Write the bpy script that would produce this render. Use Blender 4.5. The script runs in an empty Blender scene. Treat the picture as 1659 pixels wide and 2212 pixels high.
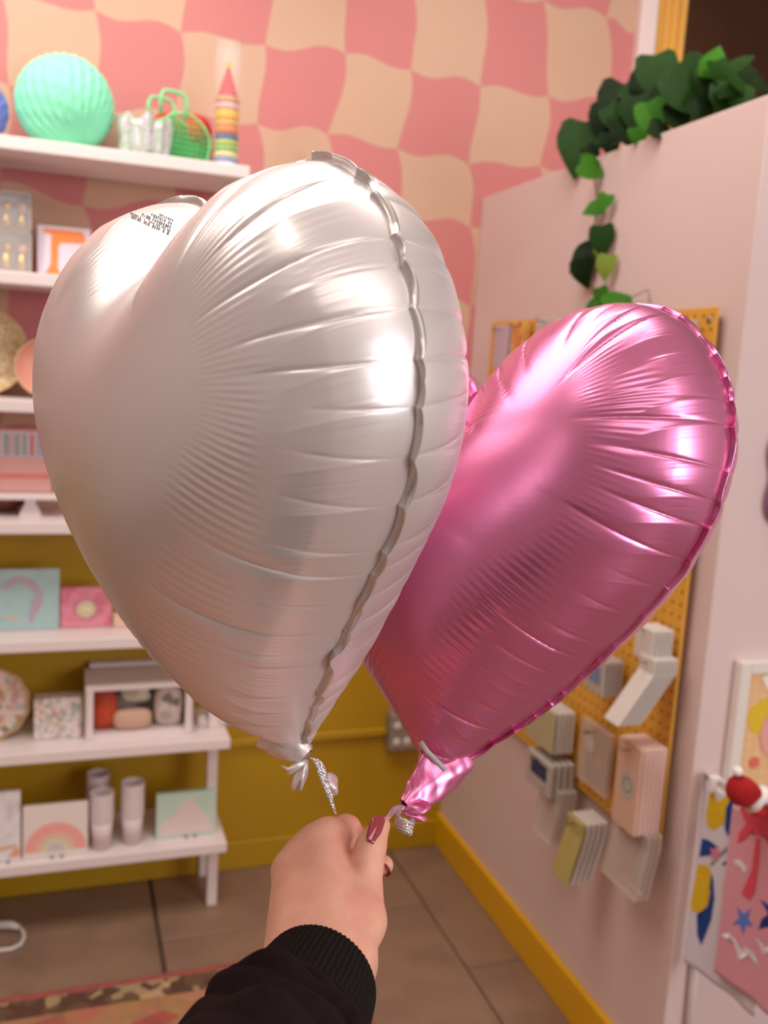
import bpy, bmesh, math, random
import numpy as np
from mathutils import Vector, Matrix
R_ = math.radians
random.seed(7)
rng = np.random.default_rng(5)
scene = bpy.context.scene
COL = scene.collection

# ------------------------------------------------------------------ camera
FPX = 2004.0
PX, PY = 829.5, 1106.0
EYE = np.array([0.0, 0.0, 1.5])
def _n(v): return v/np.linalg.norm(v)
AX = _n(np.array([5781., -32., FPX]))
AY = np.array([-693., 347., FPX]); AY = _n(AY-AX*(AY@AX))
AZ = np.cross(AX, AY)
if AZ[1] < 0: AZ = -AZ
RW = np.array([AX, AY, AZ])                 # columns: camera right, up, forward in world axes
cd = bpy.data.cameras.new('camera'); cam = bpy.data.objects.new('camera', cd); COL.objects.link(cam)
cd.sensor_fit = 'HORIZONTAL'; cd.sensor_width = 36.0; cd.lens = 36.0*FPX/1659.0
cm = np.eye(4); cm[:3, 0] = RW[:, 0]; cm[:3, 1] = RW[:, 1]; cm[:3, 2] = -RW[:, 2]; cm[:3, 3] = EYE
cam.matrix_world = Matrix(cm.tolist())
cd.clip_start = 0.02; cd.clip_end = 50
cd.dof.use_dof = True; cd.dof.focus_distance = 0.58; cd.dof.aperture_fstop = cd.lens/4.3
scene.camera = cam
def ray(px, py): return _n(RW@np.array([px-PX, PY-py, FPX]))
def atz(px, py, z): d = ray(px, py); return EYE+d*(z-EYE[2])/d[2]
def aty(px, py, y): d = ray(px, py); return EYE+d*(y/d[1])
def atx(px, py, x): d = ray(px, py); return EYE+d*(x/d[0])
def atd(px, py, dist): return EYE+ray(px, py)*dist
def hit(px, py, p0, n): d = ray(px, py); return EYE+d*(((p0-EYE)@n)/(d@n))

# ------------------------------------------------------------------ light
w = bpy.data.worlds.new('world'); scene.world = w; w.use_nodes = True
w.node_tree.nodes['Background'].inputs[0].default_value = (0.9, 0.8, 0.75, 1)
w.node_tree.nodes['Background'].inputs[1].default_value = 0.06
scene.view_settings.view_transform = 'Standard'; scene.view_settings.look = 'None'
scene.view_settings.gamma = 1.0; scene.view_settings.use_curve_mapping = False
scene.view_settings.exposure = -0.06
def area(name, loc, target, sx, sy, power, col, spread=180):
    l = bpy.data.lights.new(name, 'AREA'); l.shape = 'RECTANGLE'; l.size = sx; l.size_y = sy
    l.energy = power; l.color = col; l.spread = R_(spread)
    o = bpy.data.objects.new(name, l); COL.objects.link(o); o.location = loc
    o.rotation_euler = (Vector(target)-Vector(loc)).to_track_quat('-Z', 'Y').to_euler(); return o
def spot(name, loc, target, power, col, angle=60, blend=.6, rad=.04):
    l = bpy.data.lights.new(name, 'SPOT'); l.energy = power; l.color = col; l.spot_size = R_(angle)
    l.spot_blend = blend; l.shadow_soft_size = rad
    o = bpy.data.objects.new(name, l); COL.objects.link(o); o.location = loc
    o.rotation_euler = (Vector(target)-Vector(loc)).to_track_quat('-Z', 'Y').to_euler(); return o
WARM = (1.0, 0.93, 0.86)
area('assumed_ceiling_light', (-0.1, 1.35, 3.1), (-0.1, 1.35, 0), 2.6, 1.1, 50, WARM)  # assumed overhead light, out of view; no fitting is built
area('assumed_ceiling_light', (0.6, -1.2, 3.1), (0.6, -1.2, 0), 2.4, 1.0, 26, WARM)  # assumed ceiling light behind the camera, unseen, fills from the front
area('assumed_window_daylight', (2.3, -2.3, 1.75), (0.2, 1.2, 1.3), 1.5, 1.7, 62, (0.95, 0.96, 1.0))  # assumed daylight behind the camera; no window is built, only this area light
spot('assumed_track_spot', (-0.75, 1.55, 2.95), (-0.15, 2.58, 2.25), 60, WARM, 62, .8)  # assumed spot, unseen, brightens the wallpaper at top left
spot('assumed_track_spot', (-0.55, 0.2, 2.95), (0.05, 0.75, 1.5), 9, WARM, 50, .8, .03)  # assumed spot, unseen, puts small highlights on the balloons
spot('assumed_track_spot', (1.0, 0.7, 2.95), (1.5, 2.3, 2.1), 34, WARM, 70, .8)  # assumed spot, unseen, aimed at the upper right wall

# ------------------------------------------------------------------ materials
def lin(c):
    if isinstance(c, str): c = tuple(int(c[i:i+2], 16)/255 for i in (0, 2, 4))
    return tuple((x/12.92 if x <= .04045 else ((x+.055)/1.055)**2.4) for x in c[:3])+(1,)
MC = {}
def M(name, col=None, rough=.6, metal=0., **k):
    if name in MC: return MC[name]
    m = bpy.data.materials.new(name); m.use_nodes = True; MC[name] = m
    b = m.node_tree.nodes['Principled BSDF']
    b.inputs['Base Color'].default_value = lin(col); b.inputs['Roughness'].default_value = rough
    b.inputs['Metallic'].default_value = metal
    for key, v in k.items():
        nm = {'trans': 'Transmission Weight', 'ior': 'IOR', 'alpha': 'Alpha', 'coat': 'Coat Weight', 'coatr': 'Coat Roughness',
              'sheen': 'Sheen Weight', 'sss': 'Subsurface Weight', 'emis': 'Emission Strength', 'spec': 'Specular IOR Level'}[key]
        b.inputs[nm].default_value = v
    return m
def nodes(m): return m.node_tree.nodes, m.node_tree.links, m.node_tree.nodes['Principled BSDF']
def noise_mat(name, cols, scale=8, rough=.6, bump=0., bscale=60, detail=3, coord='Object', stretch=(1, 1, 1), vor=False, metal=0, const=False, **k):
    if name in MC: return MC[name]
    m = M(name, cols[0], rough, metal, **k); N, L, b = nodes(m)
    tc = N.new('ShaderNodeTexCoord'); mp = N.new('ShaderNodeMapping'); mp.inputs['Scale'].default_value = stretch
    L.new(tc.outputs[coord], mp.inputs[0])
    if vor:
        t = N.new('ShaderNodeTexVoronoi'); t.inputs['Scale'].default_value = scale
        sp = N.new('ShaderNodeSeparateColor'); L.new(t.outputs['Color'], sp.inputs[0]); fac = sp.outputs[0]
    else:
        t = N.new('ShaderNodeTexNoise'); t.inputs['Scale'].default_value = scale; t.inputs['Detail'].default_value = detail; fac = t.outputs[0]
    L.new(mp.outputs[0], t.inputs['Vector'])
    r = N.new('ShaderNodeValToRGB'); L.new(fac, r.inputs[0]); e = r.color_ramp.elements
    lo, hi = (0.0, 1.0) if vor else (.33, .67)
    if const: r.color_ramp.interpolation = 'CONSTANT'
    for i, c in enumerate(cols):
        p = lo+(hi-lo)*i/(len(cols) if const else max(1, len(cols)-1))
        el = e[i] if i < 2 else e.new(p)
        el.position = p; el.color = lin(c)
    L.new(r.outputs[0], b.inputs['Base Color'])
    if bump:
        n2 = N.new('ShaderNodeTexNoise'); n2.inputs['Scale'].default_value = bscale; n2.inputs['Detail'].default_value = 4
        L.new(mp.outputs[0], n2.inputs['Vector'])
        bp = N.new('ShaderNodeBump'); bp.inputs['Strength'].default_value = 1; bp.inputs['Distance'].default_value = bump
        L.new(n2.outputs[0], bp.inputs['Height']); L.new(bp.outputs[0], b.inputs['Normal'])
    return m
WHITE = M('white_laminate', 'e6d8d6', .35)
def clear(name, tint='ffffff', alpha=.25, rough=.08):
    if name in MC: return MC[name]
    m = M(name, tint, rough); N, L, b = nodes(m)
    tr = N.new('ShaderNodeBsdfTransparent'); mx = N.new('ShaderNodeMixShader'); mx.inputs[0].default_value = alpha
    L.new(tr.outputs[0], mx.inputs[1]); L.new(b.outputs[0], mx.inputs[2])
    L.new(mx.outputs[0], N['Material Output'].inputs[0]); return m

# ------------------------------------------------------------------ mesh helpers
def tag(o, label=None, cat=None, group=None, kind=None):
    if label: o['label'] = label
    if cat: o['category'] = cat
    if group: o['group'] = group
    if kind: o['kind'] = kind
    return o
def thing(name, label, cat, loc=(0, 0, 0), rz=0., group=None, rx=0.):
    o = bpy.data.objects.new(name, None); COL.objects.link(o); o.empty_display_size = .03
    o.location = tuple(float(v) for v in loc); o.rotation_euler = (rx, 0, rz); return tag(o, label, cat, group)
def mo(name, V, F, mat, parent=None, smooth=False, mi=None):
    me = bpy.data.meshes.new(name)
    V = np.asarray(V, float)
    me.from_pydata(V.tolist(), [], [tuple(int(i) for i in f) for f in F] if not isinstance(F, np.ndarray) else F.tolist())
    for m in (mat if isinstance(mat, (list, tuple)) else [mat]): me.materials.append(m)
    if smooth: me.polygons.foreach_set('use_smooth', np.ones(len(me.polygons), bool))
    if mi is not None: me.polygons.foreach_set('material_index', np.asarray(mi, np.int32))
    me.update(); o = bpy.data.objects.new(name, me); COL.objects.link(o); o.parent = parent; return o
def ob(name, B, mat, parent=None, smooth=False, loc=None):
    me = bpy.data.meshes.new(name); bmesh.ops.recalc_face_normals(B, faces=B.faces[:]); B.to_mesh(me); B.free()
    for m in (mat if isinstance(mat, (list, tuple)) else [mat]): me.materials.append(m)
    if smooth: me.polygons.foreach_set('use_smooth', np.ones(len(me.polygons), bool))
    o = bpy.data.objects.new(name, me); COL.objects.link(o); o.parent = parent
    if loc is not None: o.location = loc
    return o
def copy_tree(o, parent=None):
    c = o.copy(); COL.objects.link(c); c.parent = parent
    for ch in list(o.children): copy_tree(ch, c)
    return c
def nb(): return bmesh.new()
def box(B, x0, x1, y0, y1, z0, z1, bev=0., seg=2, T=None):
    m = Matrix.Translation(((x0+x1)/2, (y0+y1)/2, (z0+z1)/2))@Matrix.Diagonal((abs(x1-x0), abs(y1-y0), abs(z1-z0), 1))
    if T is not None: m = T@m
    r = bmesh.ops.create_cube(B, size=1, matrix=m)
    if bev > 0:
        ed = list({e for v in r['verts'] for e in v.link_edges})
        bmesh.ops.bevel(B, geom=ed, offset=bev, segments=seg, affect='EDGES', profile=.5)
    return B
def lathe(B, prof, n=32, c=(0, 0, 0), fn=None, T=None, loop=False):
    rings = []
    for (r, z) in prof:
        ring = []
        for k in range(n):
            a = 2*math.pi*k/n; rr, zz = (r, z) if fn is None else fn(r, z, a)
            p = Vector((c[0]+rr*math.cos(a), c[1]+rr*math.sin(a), c[2]+zz))
            ring.append(B.verts.new(T@p if T is not None else p))
        rings.append(ring)
    for a, b in zip(rings, rings[1:]):
        for k in range(n): B.faces.new((a[k], a[(k+1) % n], b[(k+1) % n], b[k]))
    if loop:
        for k in range(n): B.faces.new((rings[-1][k], rings[-1][(k+1) % n], rings[0][(k+1) % n], rings[0][k]))
        return B
    for ring, rv in ((rings[0], True), (rings[-1], False)):
        if (prof[0] if rv else prof[-1])[0] > 1e-5:
            B.faces.new(ring[::-1] if rv else ring)
    return B
def tube(B, pts, r, n=8, closed=False, flat=None):
    pts = [Vector(tuple(float(q) for q in p)) for p in pts]; m = len(pts); rad = r if hasattr(r, '__len__') else [r]*m
    rings = []; prev = None
    for i, p in enumerate(pts):
        if closed: t = (pts[(i+1) % m]-pts[i-1]).normalized()
        else: t = (pts[min(i+1, m-1)]-pts[max(i-1, 0)]).normalized()
        if prev is None:
            a = Vector((0, 0, 1)) if abs(t.z) < .9 else Vector((1, 0, 0)); nrm = t.cross(a).normalized()
        else: nrm = (prev-t*prev.dot(t)).normalized()
        prev = nrm; bi = t.cross(nrm)
        fl = 1 if flat is None else flat
        rings.append([B.verts.new(p+nrm*(rad[i]*math.cos(2*math.pi*k/n))+bi*(rad[i]*fl*math.sin(2*math.pi*k/n))) for k in range(n)])
    for i in range(m if closed else m-1):
        a, b = rings[i], rings[(i+1) % m]
        for k in range(n): B.faces.new((a[k], a[(k+1) % n], b[(k+1) % n], b[k]))
    if not closed: B.faces.new(rings[0][::-1]); B.faces.new(rings[-1])
    return B
def ball(B, c, r, u=16, v=10, sc=(1, 1, 1)):
    bmesh.ops.create_uvsphere(B, u_segments=u, v_segments=v, radius=r, matrix=Matrix.Translation(tuple(float(q) for q in c))@Matrix.Diagonal((*sc, 1))); return B
def plate(B, P, axis='y', at=0., th=.001):
    """flat printed shape: polygon P (u,v) extruded a little; axis y: u=x v=z facing -y"""
    f = []
    for off in (0, th):
        f.append([B.verts.new((u, at-off, v) if axis == 'y' else ((at-off, u, v) if axis == 'x' else (u, v, at+off))) for u, v in P])
    B.faces.new(f[1]); B.faces.new(f[0][::-1]); n = len(P)
    for k in range(n): B.faces.new((f[0][k], f[0][(k+1) % n], f[1][(k+1) % n], f[1][k]))
    return B
def ell(cx, cy, rx, ry, n=20, rot=0.):
    o = []
    for k in range(n):
        a = 2*math.pi*k/n; x, y = rx*math.cos(a), ry*math.sin(a); o.append((cx+x*math.cos(rot)-y*math.sin(rot), cy+x*math.sin(rot)+y*math.cos(rot)))
    return o
def arc(cx, cy, r0, r1, a0=0, a1=math.pi, n=20):
    A = [a0+(a1-a0)*k/n for k in range(n+1)]
    return [(cx+r1*math.cos(a), cy+r1*math.sin(a)) for a in A]+[(cx+r0*math.cos(a), cy+r0*math.sin(a)) for a in A[::-1]]

# ------------------------------------------------------------------ setting
YB = 2.586; XP = 1.155; YE = 1.40; ZT = 2.012
pinkpaper = noise_mat('wallpaper_pink', ['c67877', 'ca7e7c'], 2, .75, .0004, 300)
creampaper = noise_mat('wallpaper_cream', ['c79f86', 'cba68e'], 2, .75, .0004, 300)
# wavy check wallpaper: one wall, cells coloured in its faces (flat print)
known = {(-1, 7): (1.305, 2.58), (-1, 8): (1.515, 2.566), (0, 1): (.07, 2.342), (0, 2): (.281, 2.323), (0, 3): (.5, 2.33), (0, 4): (.72, 2.342),
         (0, 5): (.912, 2.331), (0, 6): (1.124, 2.316), (0, 7): (1.344, 2.323), (0, 8): (1.553, 2.33), (1, 3): (.486, 2.13), (1, 4): (.681, 2.127),
         (1, 5): (.884, 2.118), (1, 6): (1.104, 2.10), (1, 7): (1.334, 2.126), (2, 1): (.045, 1.87), (2, 2): (.279, 1.90), (2, 5): (.915, 1.945), (2, 6): (1.124, 1.925)}
r0_, r1_, c0_, c1_ = -6, 7, -13, 9
vt = {}
for r in range(r0_, r1_+1):
    for c in range(c0_, c1_+1):
        x, z = .07+.2115*(c-1), 2.33-.205*r
        if (r, c) in known: x, z = known[(r, c)]
        else: x += .014*math.sin(2.1*r+c*1.3); z += .013*math.sin(1.7*c+r*2.3)
        vt[(r, c)] = (min(max(x, -2.6), 1.612 if c < 9 else 1.615), z)
for r in range(r0_, r1_+1): vt[(r, c1_)] = (1.615, vt[(r, c1_)][1]); vt[(r, c0_)] = (-2.6, vt[(r, c0_)][1])
def wav(p, q, amp, ph, vert):
    out = []
    for k in range(8):
        t = k/8; x = p[0]+(q[0]-p[0])*t; z = p[1]+(q[1]-p[1])*t; o = amp*math.sin(math.pi*t)+ph*math.sin(2*math.pi*t)
        out.append((x+o, z) if vert else (x, z+o))
    return out
he, ve = {}, {}
for r in range(r0_, r1_+1):
    for c in range(c0_, c1_):
        he[(r, c)] = wav(vt[(r, c)], vt[(r, c+1)], .003, (-.012 if (c % 2) else .008), False)
for c in range(c0_, c1_+1):
    for r in range(r0_, r1_):
        edge = c in (c0_, c1_)
        ve[(r, c)] = wav(vt[(r, c)], vt[(r+1, c)], 0 if edge else (.014 if (r % 2) == 0 else .012)*(1 if (r+c) % 3 else .3), 0 if edge else .004, True)
V = []; F = []; mi = []
for r in range(r0_, r1_):
    for c in range(c0_, c1_):
        loop = he[(r, c)]+ve[(r, c+1)]+[vt[(r+1, c+1)]]+he[(r+1, c)][:0:-1]+[vt[(r+1, c)]]+ve[(r, c)][:0:-1]
        b = len(V); V += [(x, YB, z) for x, z in loop]; F.append(list(range(b, b+len(loop)))[::-1]); mi.append((r+c) % 2)
tag(mo('wall_back', V, F, [pinkpaper, creampaper], mi=[1-m for m in mi]), kind='structure')
tag(ob('trim_1', box(nb(), 1.615, 1.672, YB-.03, YB+.06, 0, 3.3, .004), M('trim_white', 'ecd9d4', .45)), kind='structure')
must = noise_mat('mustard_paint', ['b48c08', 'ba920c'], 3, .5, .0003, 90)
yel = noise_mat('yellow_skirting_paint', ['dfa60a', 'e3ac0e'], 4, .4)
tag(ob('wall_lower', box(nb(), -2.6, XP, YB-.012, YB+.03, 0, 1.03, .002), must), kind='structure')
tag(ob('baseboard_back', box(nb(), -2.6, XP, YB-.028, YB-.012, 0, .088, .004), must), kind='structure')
pinkwall = noise_mat('pink_wall_paint', ['dcc4c0', 'dfc8c4'], 1.5, .5, .0002, 120)
tag(ob('wall_right', box(nb(), XP, 3.2, YE, YB-.001, 0, ZT, .003), pinkwall), kind='structure')
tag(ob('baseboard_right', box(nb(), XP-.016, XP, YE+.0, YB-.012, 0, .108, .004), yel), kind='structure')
# dark room beyond the opening
dark = noise_mat('dark_timber', ['6a3e22', '55301a'], 3, .6)
tag(ob('wall_beyond', box(nb(), 1.60, 3.3, 3.3, 3.36, 0, 3.3), dark), kind='structure')
# rest of the shop, behind and beside the camera
cream = noise_mat('shop_wall_paint', ['d6ccc8', 'd0c6c2'], 1.2, .7)
tag(ob('wall_left', box(nb(), -2.66, -2.6, -3.2, 3.36, 0, 3.3), cream), kind='structure')
tag(ob('wall_front', box(nb(), -2.66, 3.3, -3.26, -3.2, 0, 3.3), cream), kind='structure')
tag(ob('wall_side', box(nb(), 3.24, 3.3, -3.2, 3.36, 0, 3.3), cream), kind='structure')
tag(ob('ceiling', box(nb(), -2.66, 3.3, -3.26, 3.36, 3.3, 3.36), M('ceiling_paint', 'd8cdc4', .8)), kind='structure')
fl = tag(ob('floor', box(nb(), -2.66, 3.3, -3.26, 3.36, -.06, -.006), M('floor_grout', '4a3a30', .8)), kind='structure')
tilem = noise_mat('floor_tile', ['84685a', '90735f', '7d6353'], 3.5, .42, .0003, 60, detail=6)
tb = {}
def tile(x0, x1, y0, y1):
    key = (round(x1-x0, 3), round(y1-y0, 3))
    if key not in tb:
        B = nb(); box(B, -(x1-x0)/2, (x1-x0)/2, -(y1-y0)/2, (y1-y0)/2, -.006, 0, .0015, 1)
        o = ob('tile', B, tilem, fl); tb[key] = o.data
    else:
        o = bpy.data.objects.new('tile', tb[key]); COL.objects.link(o); o.parent = fl
    o.location = ((x0+x1)/2, (y0+y1)/2, 0)
xs = [-2.6, -1.975, -1.235, -.495, .245, .985, 1.725, 2.465, 3.2]
for i in range(len(xs)-1):
    off = 0.0 if i % 2 == 0 else -.30
    ys = [y for y in np.arange(2.26+off-6*.9, 3.4, .9) if -3.1 < y < 3.1]
    ys = [-3.2]+[float(y) for y in ys]+[3.3]
    for a, b in zip(ys, ys[1:]):
        g = .0055 if abs(xs[i]-.245) < .01 else .0022; g2 = .0055 if abs(xs[i+1]-.245) < .01 else .0022
        tile(xs[i]+g, xs[i+1]-g2, a+.0018, b-.0018)

# conduit + socket on the mustard wall
B = nb(); box(B, .30, .95, YB-.030, YB-.012, .385, .412, .006)
tag(ob('cable_trunking', B, must), 'mustard-painted horizontal cable trunking on lower back wall running to the socket', 'trunking')
s = thing('wall_socket', 'grey metal wall socket box with round outlets on the mustard wall', 'socket', (.985, YB-.012, .40))
ob('box', box(nb(), -.035, .085, -.045, 0, -.055, .065, .006), M('galvanised_grey', 'a49a90', .45, .4), s)
for i in range(3):
    for j in range(2):
        o = ob('outlet', lathe(nb(), [(.013, 0), (.013, .004), (.010, .006), (.0, .006)], 16, T=Matrix.Translation((-.012+i*.034, -.045, -.025+j*.052))@Matrix.Rotation(math.pi/2, 4, 'X')), M('outlet_cream', 'd8d0c8', .4), s, True)

# curtain
V = []; F = []; nx, nz = 60, 12
for j in range(nz+1):
    for i in range(nx+1):
        u = i/nx; x = 1.690+.125*u-.012*(1-j/nz)*0; V.append((x, YB+.03+.018*math.sin(u*math.pi*2*4.5)+.006*math.sin(u*31+j*.4), 2.02+1.26*j/nz))
for j in range(nz):
    for i in range(nx): F.append((j*(nx+1)+i, j*(nx+1)+i+1, (j+1)*(nx+1)+i+1, (j+1)*(nx+1)+i))
cu = mo('curtain', V, F, M('curtain_yellow', 'f2c060', .8, sheen=.2), smooth=True)
cu.modifiers.new('s', 'SOLIDIFY').thickness = .002
tag(cu, 'pleated golden yellow curtain hanging beside white trim at the top right', 'curtain')

# rug
rugm = M('rug_pile', 'a8744e', .95); N, L, b = nodes(rugm)
tc = N.new('ShaderNodeTexCoord'); sp = N.new('ShaderNodeSeparateXYZ'); L.new(tc.outputs['Object'], sp.inputs[0])
def mth(op, a, b2=None, c=None):
    n = N.new('ShaderNodeMath'); n.operation = op
    for i, v in enumerate((a, b2, c)):
        if v is None: continue
        if isinstance(v, (int, float)): n.inputs[i].default_value = v
        else: L.new(v, n.inputs[i])
    return n.outputs[0]
RX0, RX1, RY0, RY1 = -1.3, .69, .35, 2.115
d1 = mth('SUBTRACT', RX1, sp.outputs[0]); d2 = mth('SUBTRACT', RY1, sp.outputs[1])
dd = mth('MINIMUM', d1, d2)
vo = N.new('ShaderNodeTexVoronoi'); vo.inputs['Scale'].default_value = 36; L.new(tc.outputs['Object'], vo.inputs['Vector'])
r1 = N.new('ShaderNodeValToRGB'); r1.color_ramp.interpolation = 'CONSTANT'
for i, (p, c) in enumerate([(0, '5c3c2c'), (.4, 'a88c60'), (.6, '6c4c34'), (.85, 'b89c6c')]):
    e = r1.color_ramp.elements[i] if i < 2 else r1.color_ramp.elements.new(p); e.position = p; e.color = lin(c)
sc_ = N.new('ShaderNodeSeparateColor'); L.new(vo.outputs['Color'], sc_.inputs[0]); L.new(sc_.outputs[0], r1.inputs[0])
vo2 = N.new('ShaderNodeTexVoronoi'); vo2.inputs['Scale'].default_value = 13; L.new(tc.outputs['Object'], vo2.inputs['Vector'])
sc2 = N.new('ShaderNodeSeparateColor'); L.new(vo2.outputs['Color'], sc2.inputs[0])
r2 = N.new('ShaderNodeValToRGB')
for i, (p, c) in enumerate([(0, 'a8784e'), (.4, 'ae7f54'), (.62, 'a0604a'), (.8, 'ac3f3c'), (.9, 'b88c60')]):
    e = r2.color_ramp.elements[i] if i < 2 else r2.color_ramp.elements.new(p); e.position = p; e.color = lin(c)
L.new(sc2.outputs[0], r2.inputs[0])
def mixc(f, a, b2):
    n = N.new('ShaderNodeMix'); n.data_type = 'RGBA'; L.new(f, n.inputs[0])
    for i, v in ((6, a), (7, b2)):
        if isinstance(v, str): n.inputs[i].default_value = lin(v)
        else: L.new(v, n.inputs[i])
    return n.outputs[2]
c_ = mixc(mth('GREATER_THAN', dd, .022), 'a04a44', r1.outputs[0])
c_ = mixc(mth('GREATER_THAN', dd, .085), c_, r2.outputs[0])
nz_ = N.new('ShaderNodeTexNoise'); nz_.inputs['Scale'].default_value = 30; L.new(tc.outputs['Object'], nz_.inputs['Vector'])
mm = N.new('ShaderNodeMix'); mm.data_type = 'RGBA'; mm.blend_type = 'MULTIPLY'; mm.inputs[0].default_value = .5; L.new(c_, mm.inputs[6]); L.new(nz_.outputs['Color'], mm.inputs[7])
hs = N.new('ShaderNodeHueSaturation'); hs.inputs['Value'].default_value = 1.25; hs.inputs['Saturation'].default_value = .95; L.new(mm.outputs[2], hs.inputs['Color'])
L.new(hs.outputs[0], b.inputs['Base Color'])
tag(ob('rug', box(nb(), RX0, RX1, RY0, RY1, 0, .009, .003), rugm), 'worn oriental rug with red edge and brown patterned border on grey floor', 'rug')

# cable on floor at left
t = thing('power_cable', 'white looped cable with plug lying on the floor at bottom left', 'cable', (0, 0, 0))
p0 = atz(-60, 2000, .012); p1 = atz(25, 1998, .014); p2 = atz(40, 2003, .014)
ob('plug', tube(nb(), [p0, p1, p2], [.011, .011, .007], 12), M('cable_white', 'cfc4bd', .4), t, True)
pts = [atz(x, y, .006) for x, y in [(38, 2003), (50, 2012), (53, 2025), (45, 2040), (25, 2050), (0, 2053), (-40, 2050), (-90, 2040)]]
pts[0][2] = .012
ob('cord', tube(nb(), pts, .0052, 8), M('cable_white'), t, True)

# ------------------------------------------------------------------ shelf unit
YF, YK = 2.33, 2.572
rowb = [320, 612, 890, 1155, 1413, 1657, 1898]
ZBm = [float(aty(0, r, YF)[2]) for r in rowb]; ZS = [z+.030 for z in ZBm]
XR = .425
su = thing('shelf_unit', 'tall white open shelving unit with seven boards against the wallpaper', 'shelf', (0, YF, 0))
for i, (zb, zt) in enumerate(zip(ZBm, ZS)):
    ob('shelf_board', box(nb(), -1.02, XR, 0, YK-YF, zb, zt, .003), WHITE, su)
def post(x, y, z0, z1, nm='post'): ob(nm, box(nb(), x-.014, x+.014, y-.014-YF, y+.014-YF, z0, z1, .003), WHITE, su)
for i in range(6):
    for x in (.392, -.99):
        post(x, 2.42, ZS[i+1], ZBm[i])
for x in (.398, -.99):
    post(x, 2.40, 0.0, ZBm[6], 'leg')
    post(x, 2.555, 0.0, ZBm[6], 'leg')
def spos(px, k, y): return float(aty(px, 1000, y)[0])
def sxa(px, py, y): return float(aty(px, py, y)[0])
def sza(px, py, y): return float(aty(px, py, y)[2])

# --- top shelf
def honeycomb(name, label, px, r, y, z, mat, cat='decoration', ax=(.35, -.25), nl=26):
    t = thing(name, label, cat, (px, y, z), 0)
    nu, nv = nl*6, 72; V = []; F = []
    tilt = Matrix.Rotation(ax[0], 3, 'Y')@Matrix.Rotation(ax[1], 3, 'X')
    for j in range(nv+1):
        ph = math.pi*j/nv
        for i in range(nu):
            th = 2*math.pi*i/nu; k = nl*th/(2*math.pi)+j*9/nv*.5
            ridge = abs(math.sin(math.pi*k)); cell = abs(math.sin(math.pi*(j/nv*9+(.5 if int(k) % 2 else 0))))
            rr = r*(.955+.05*(1-ridge)*math.sin(ph)**.5+.022*cell*math.sin(ph))
            p = tilt@Vector((rr*math.sin(ph)*math.cos(th), rr*math.sin(ph)*math.sin(th), rr*math.cos(ph)))
            V.append((p.x, p.y, p.z+r*.985))
    for j in range(nv):
        for i in range(nu): F.append((j*nu+i, j*nu+(i+1) % nu, (j+1)*nu+(i+1) % nu, (j+1)*nu+i))
    mo('paper_body', V, F, mat, t, True)
    return t
zt = ZS[0]; y = 2.46
mint = M('mint_tissue', '8ff0c4', .8, sss=.15); 
xa, xb = sxa(27, 210, y), sxa(250, 210, y)
honeycomb('honeycomb_ball', 'large mint green tissue honeycomb ball on the top shelf', (xa+xb)/2, (xb-xa)/2*.97, y, zt, mint, ax=(-.45, -.5))
xb = sxa(22, 230, 2.44)
honeycomb('honeycomb_ball', 'small blue tissue honeycomb ball at left of mint ball', xb-.075, .072, 2.44, zt, M('blue_tissue', '6f78c8', .8), nl=18)
# clear wavy bowl
t = thing('party_cup', 'iridescent clear wavy plastic bowl between mint ball and green basket', 'bowl', ((sxa(247, 300, 2.42)+sxa(380, 300, 2.42))/2, 2.42, zt))
def wf(r, z, a): return (r*(1+.08*math.sin(a*11)+.05*math.sin(a*23+z*90)), z+(.008*math.sin(a*7) if z > .05 else 0))
ob('bowl', lathe(nb(), [(.03, 0), (.052, .003), (.056, .02), (.058, .045), (.060, .07), (.061, .09), (.058, .09), (.056, .06), (.05, .008), (.0, .006)], 96, fn=wf), noise_mat('iridescent_film', ['e8f4ea', 'b7c8b2', 'f0e0ee', 'a9c0a4'], 55, .12, .002, 40, alpha=.75, coat=1.0), t, True)
# basket
bx0, bx1 = sxa(322, 250, 2.44), sxa(452, 250, 2.44); gm = M('green_plastic', '7fe39a', .35); gm2 = M('green_plastic_deep', '58c878', .4)
t = thing('jelly_basket', 'green plastic lattice basket with arched handles on the top shelf', 'basket', ((bx0+bx1)/2, 2.45, zt), .3)
W2 = (bx1-bx0)/2*.95
Bs = nb()
def prof_w(z): return W2*(.80+.16*min(1, z/.03)) if z < .06 else W2*.96*math.sqrt(max(0, 1-((z-.06)/.060)**2))
for side in (-.035, .035):
    for i in range(-5, 6):
        x = i*W2/5.5; ztop = .06+.058*math.sqrt(max(0, 1-(x/(W2*.98))**2))
        tube(Bs, [(x*.9, side, .002), (x, side, .05), (x, side*.9, ztop)], .0013, 5)
    for k in range(9):
        z = .004+k*.0125; ww = prof_w(z); tube(Bs, [(-ww, side, z), (ww, side, z)], .0013, 5)
lo = ob('lattice', Bs, gm2, t); lo['kind'] = 'stuff'
Bs = nb()
for side in (-.035, .035):
    pts = [(W2*.84, side, .002)]+[(W2*math.cos(a), side, .055+.065*math.sin(a)) for a in np.linspace(0, math.pi, 14)]+[(-W2*.84, side, .002)]
    tube(Bs, pts, .003, 8)
box(Bs, -W2*.84, W2*.84, -.036, .036, 0, .004, .001)
for sx in (-1, 1):
    for k in range(6): tube(Bs, [(sx*W2*.97, -.035, .01+k*.012), (sx*W2*.97, .035, .01+k*.012)], .0015, 5)
ob('frame', Bs, gm, t, True)
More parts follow.
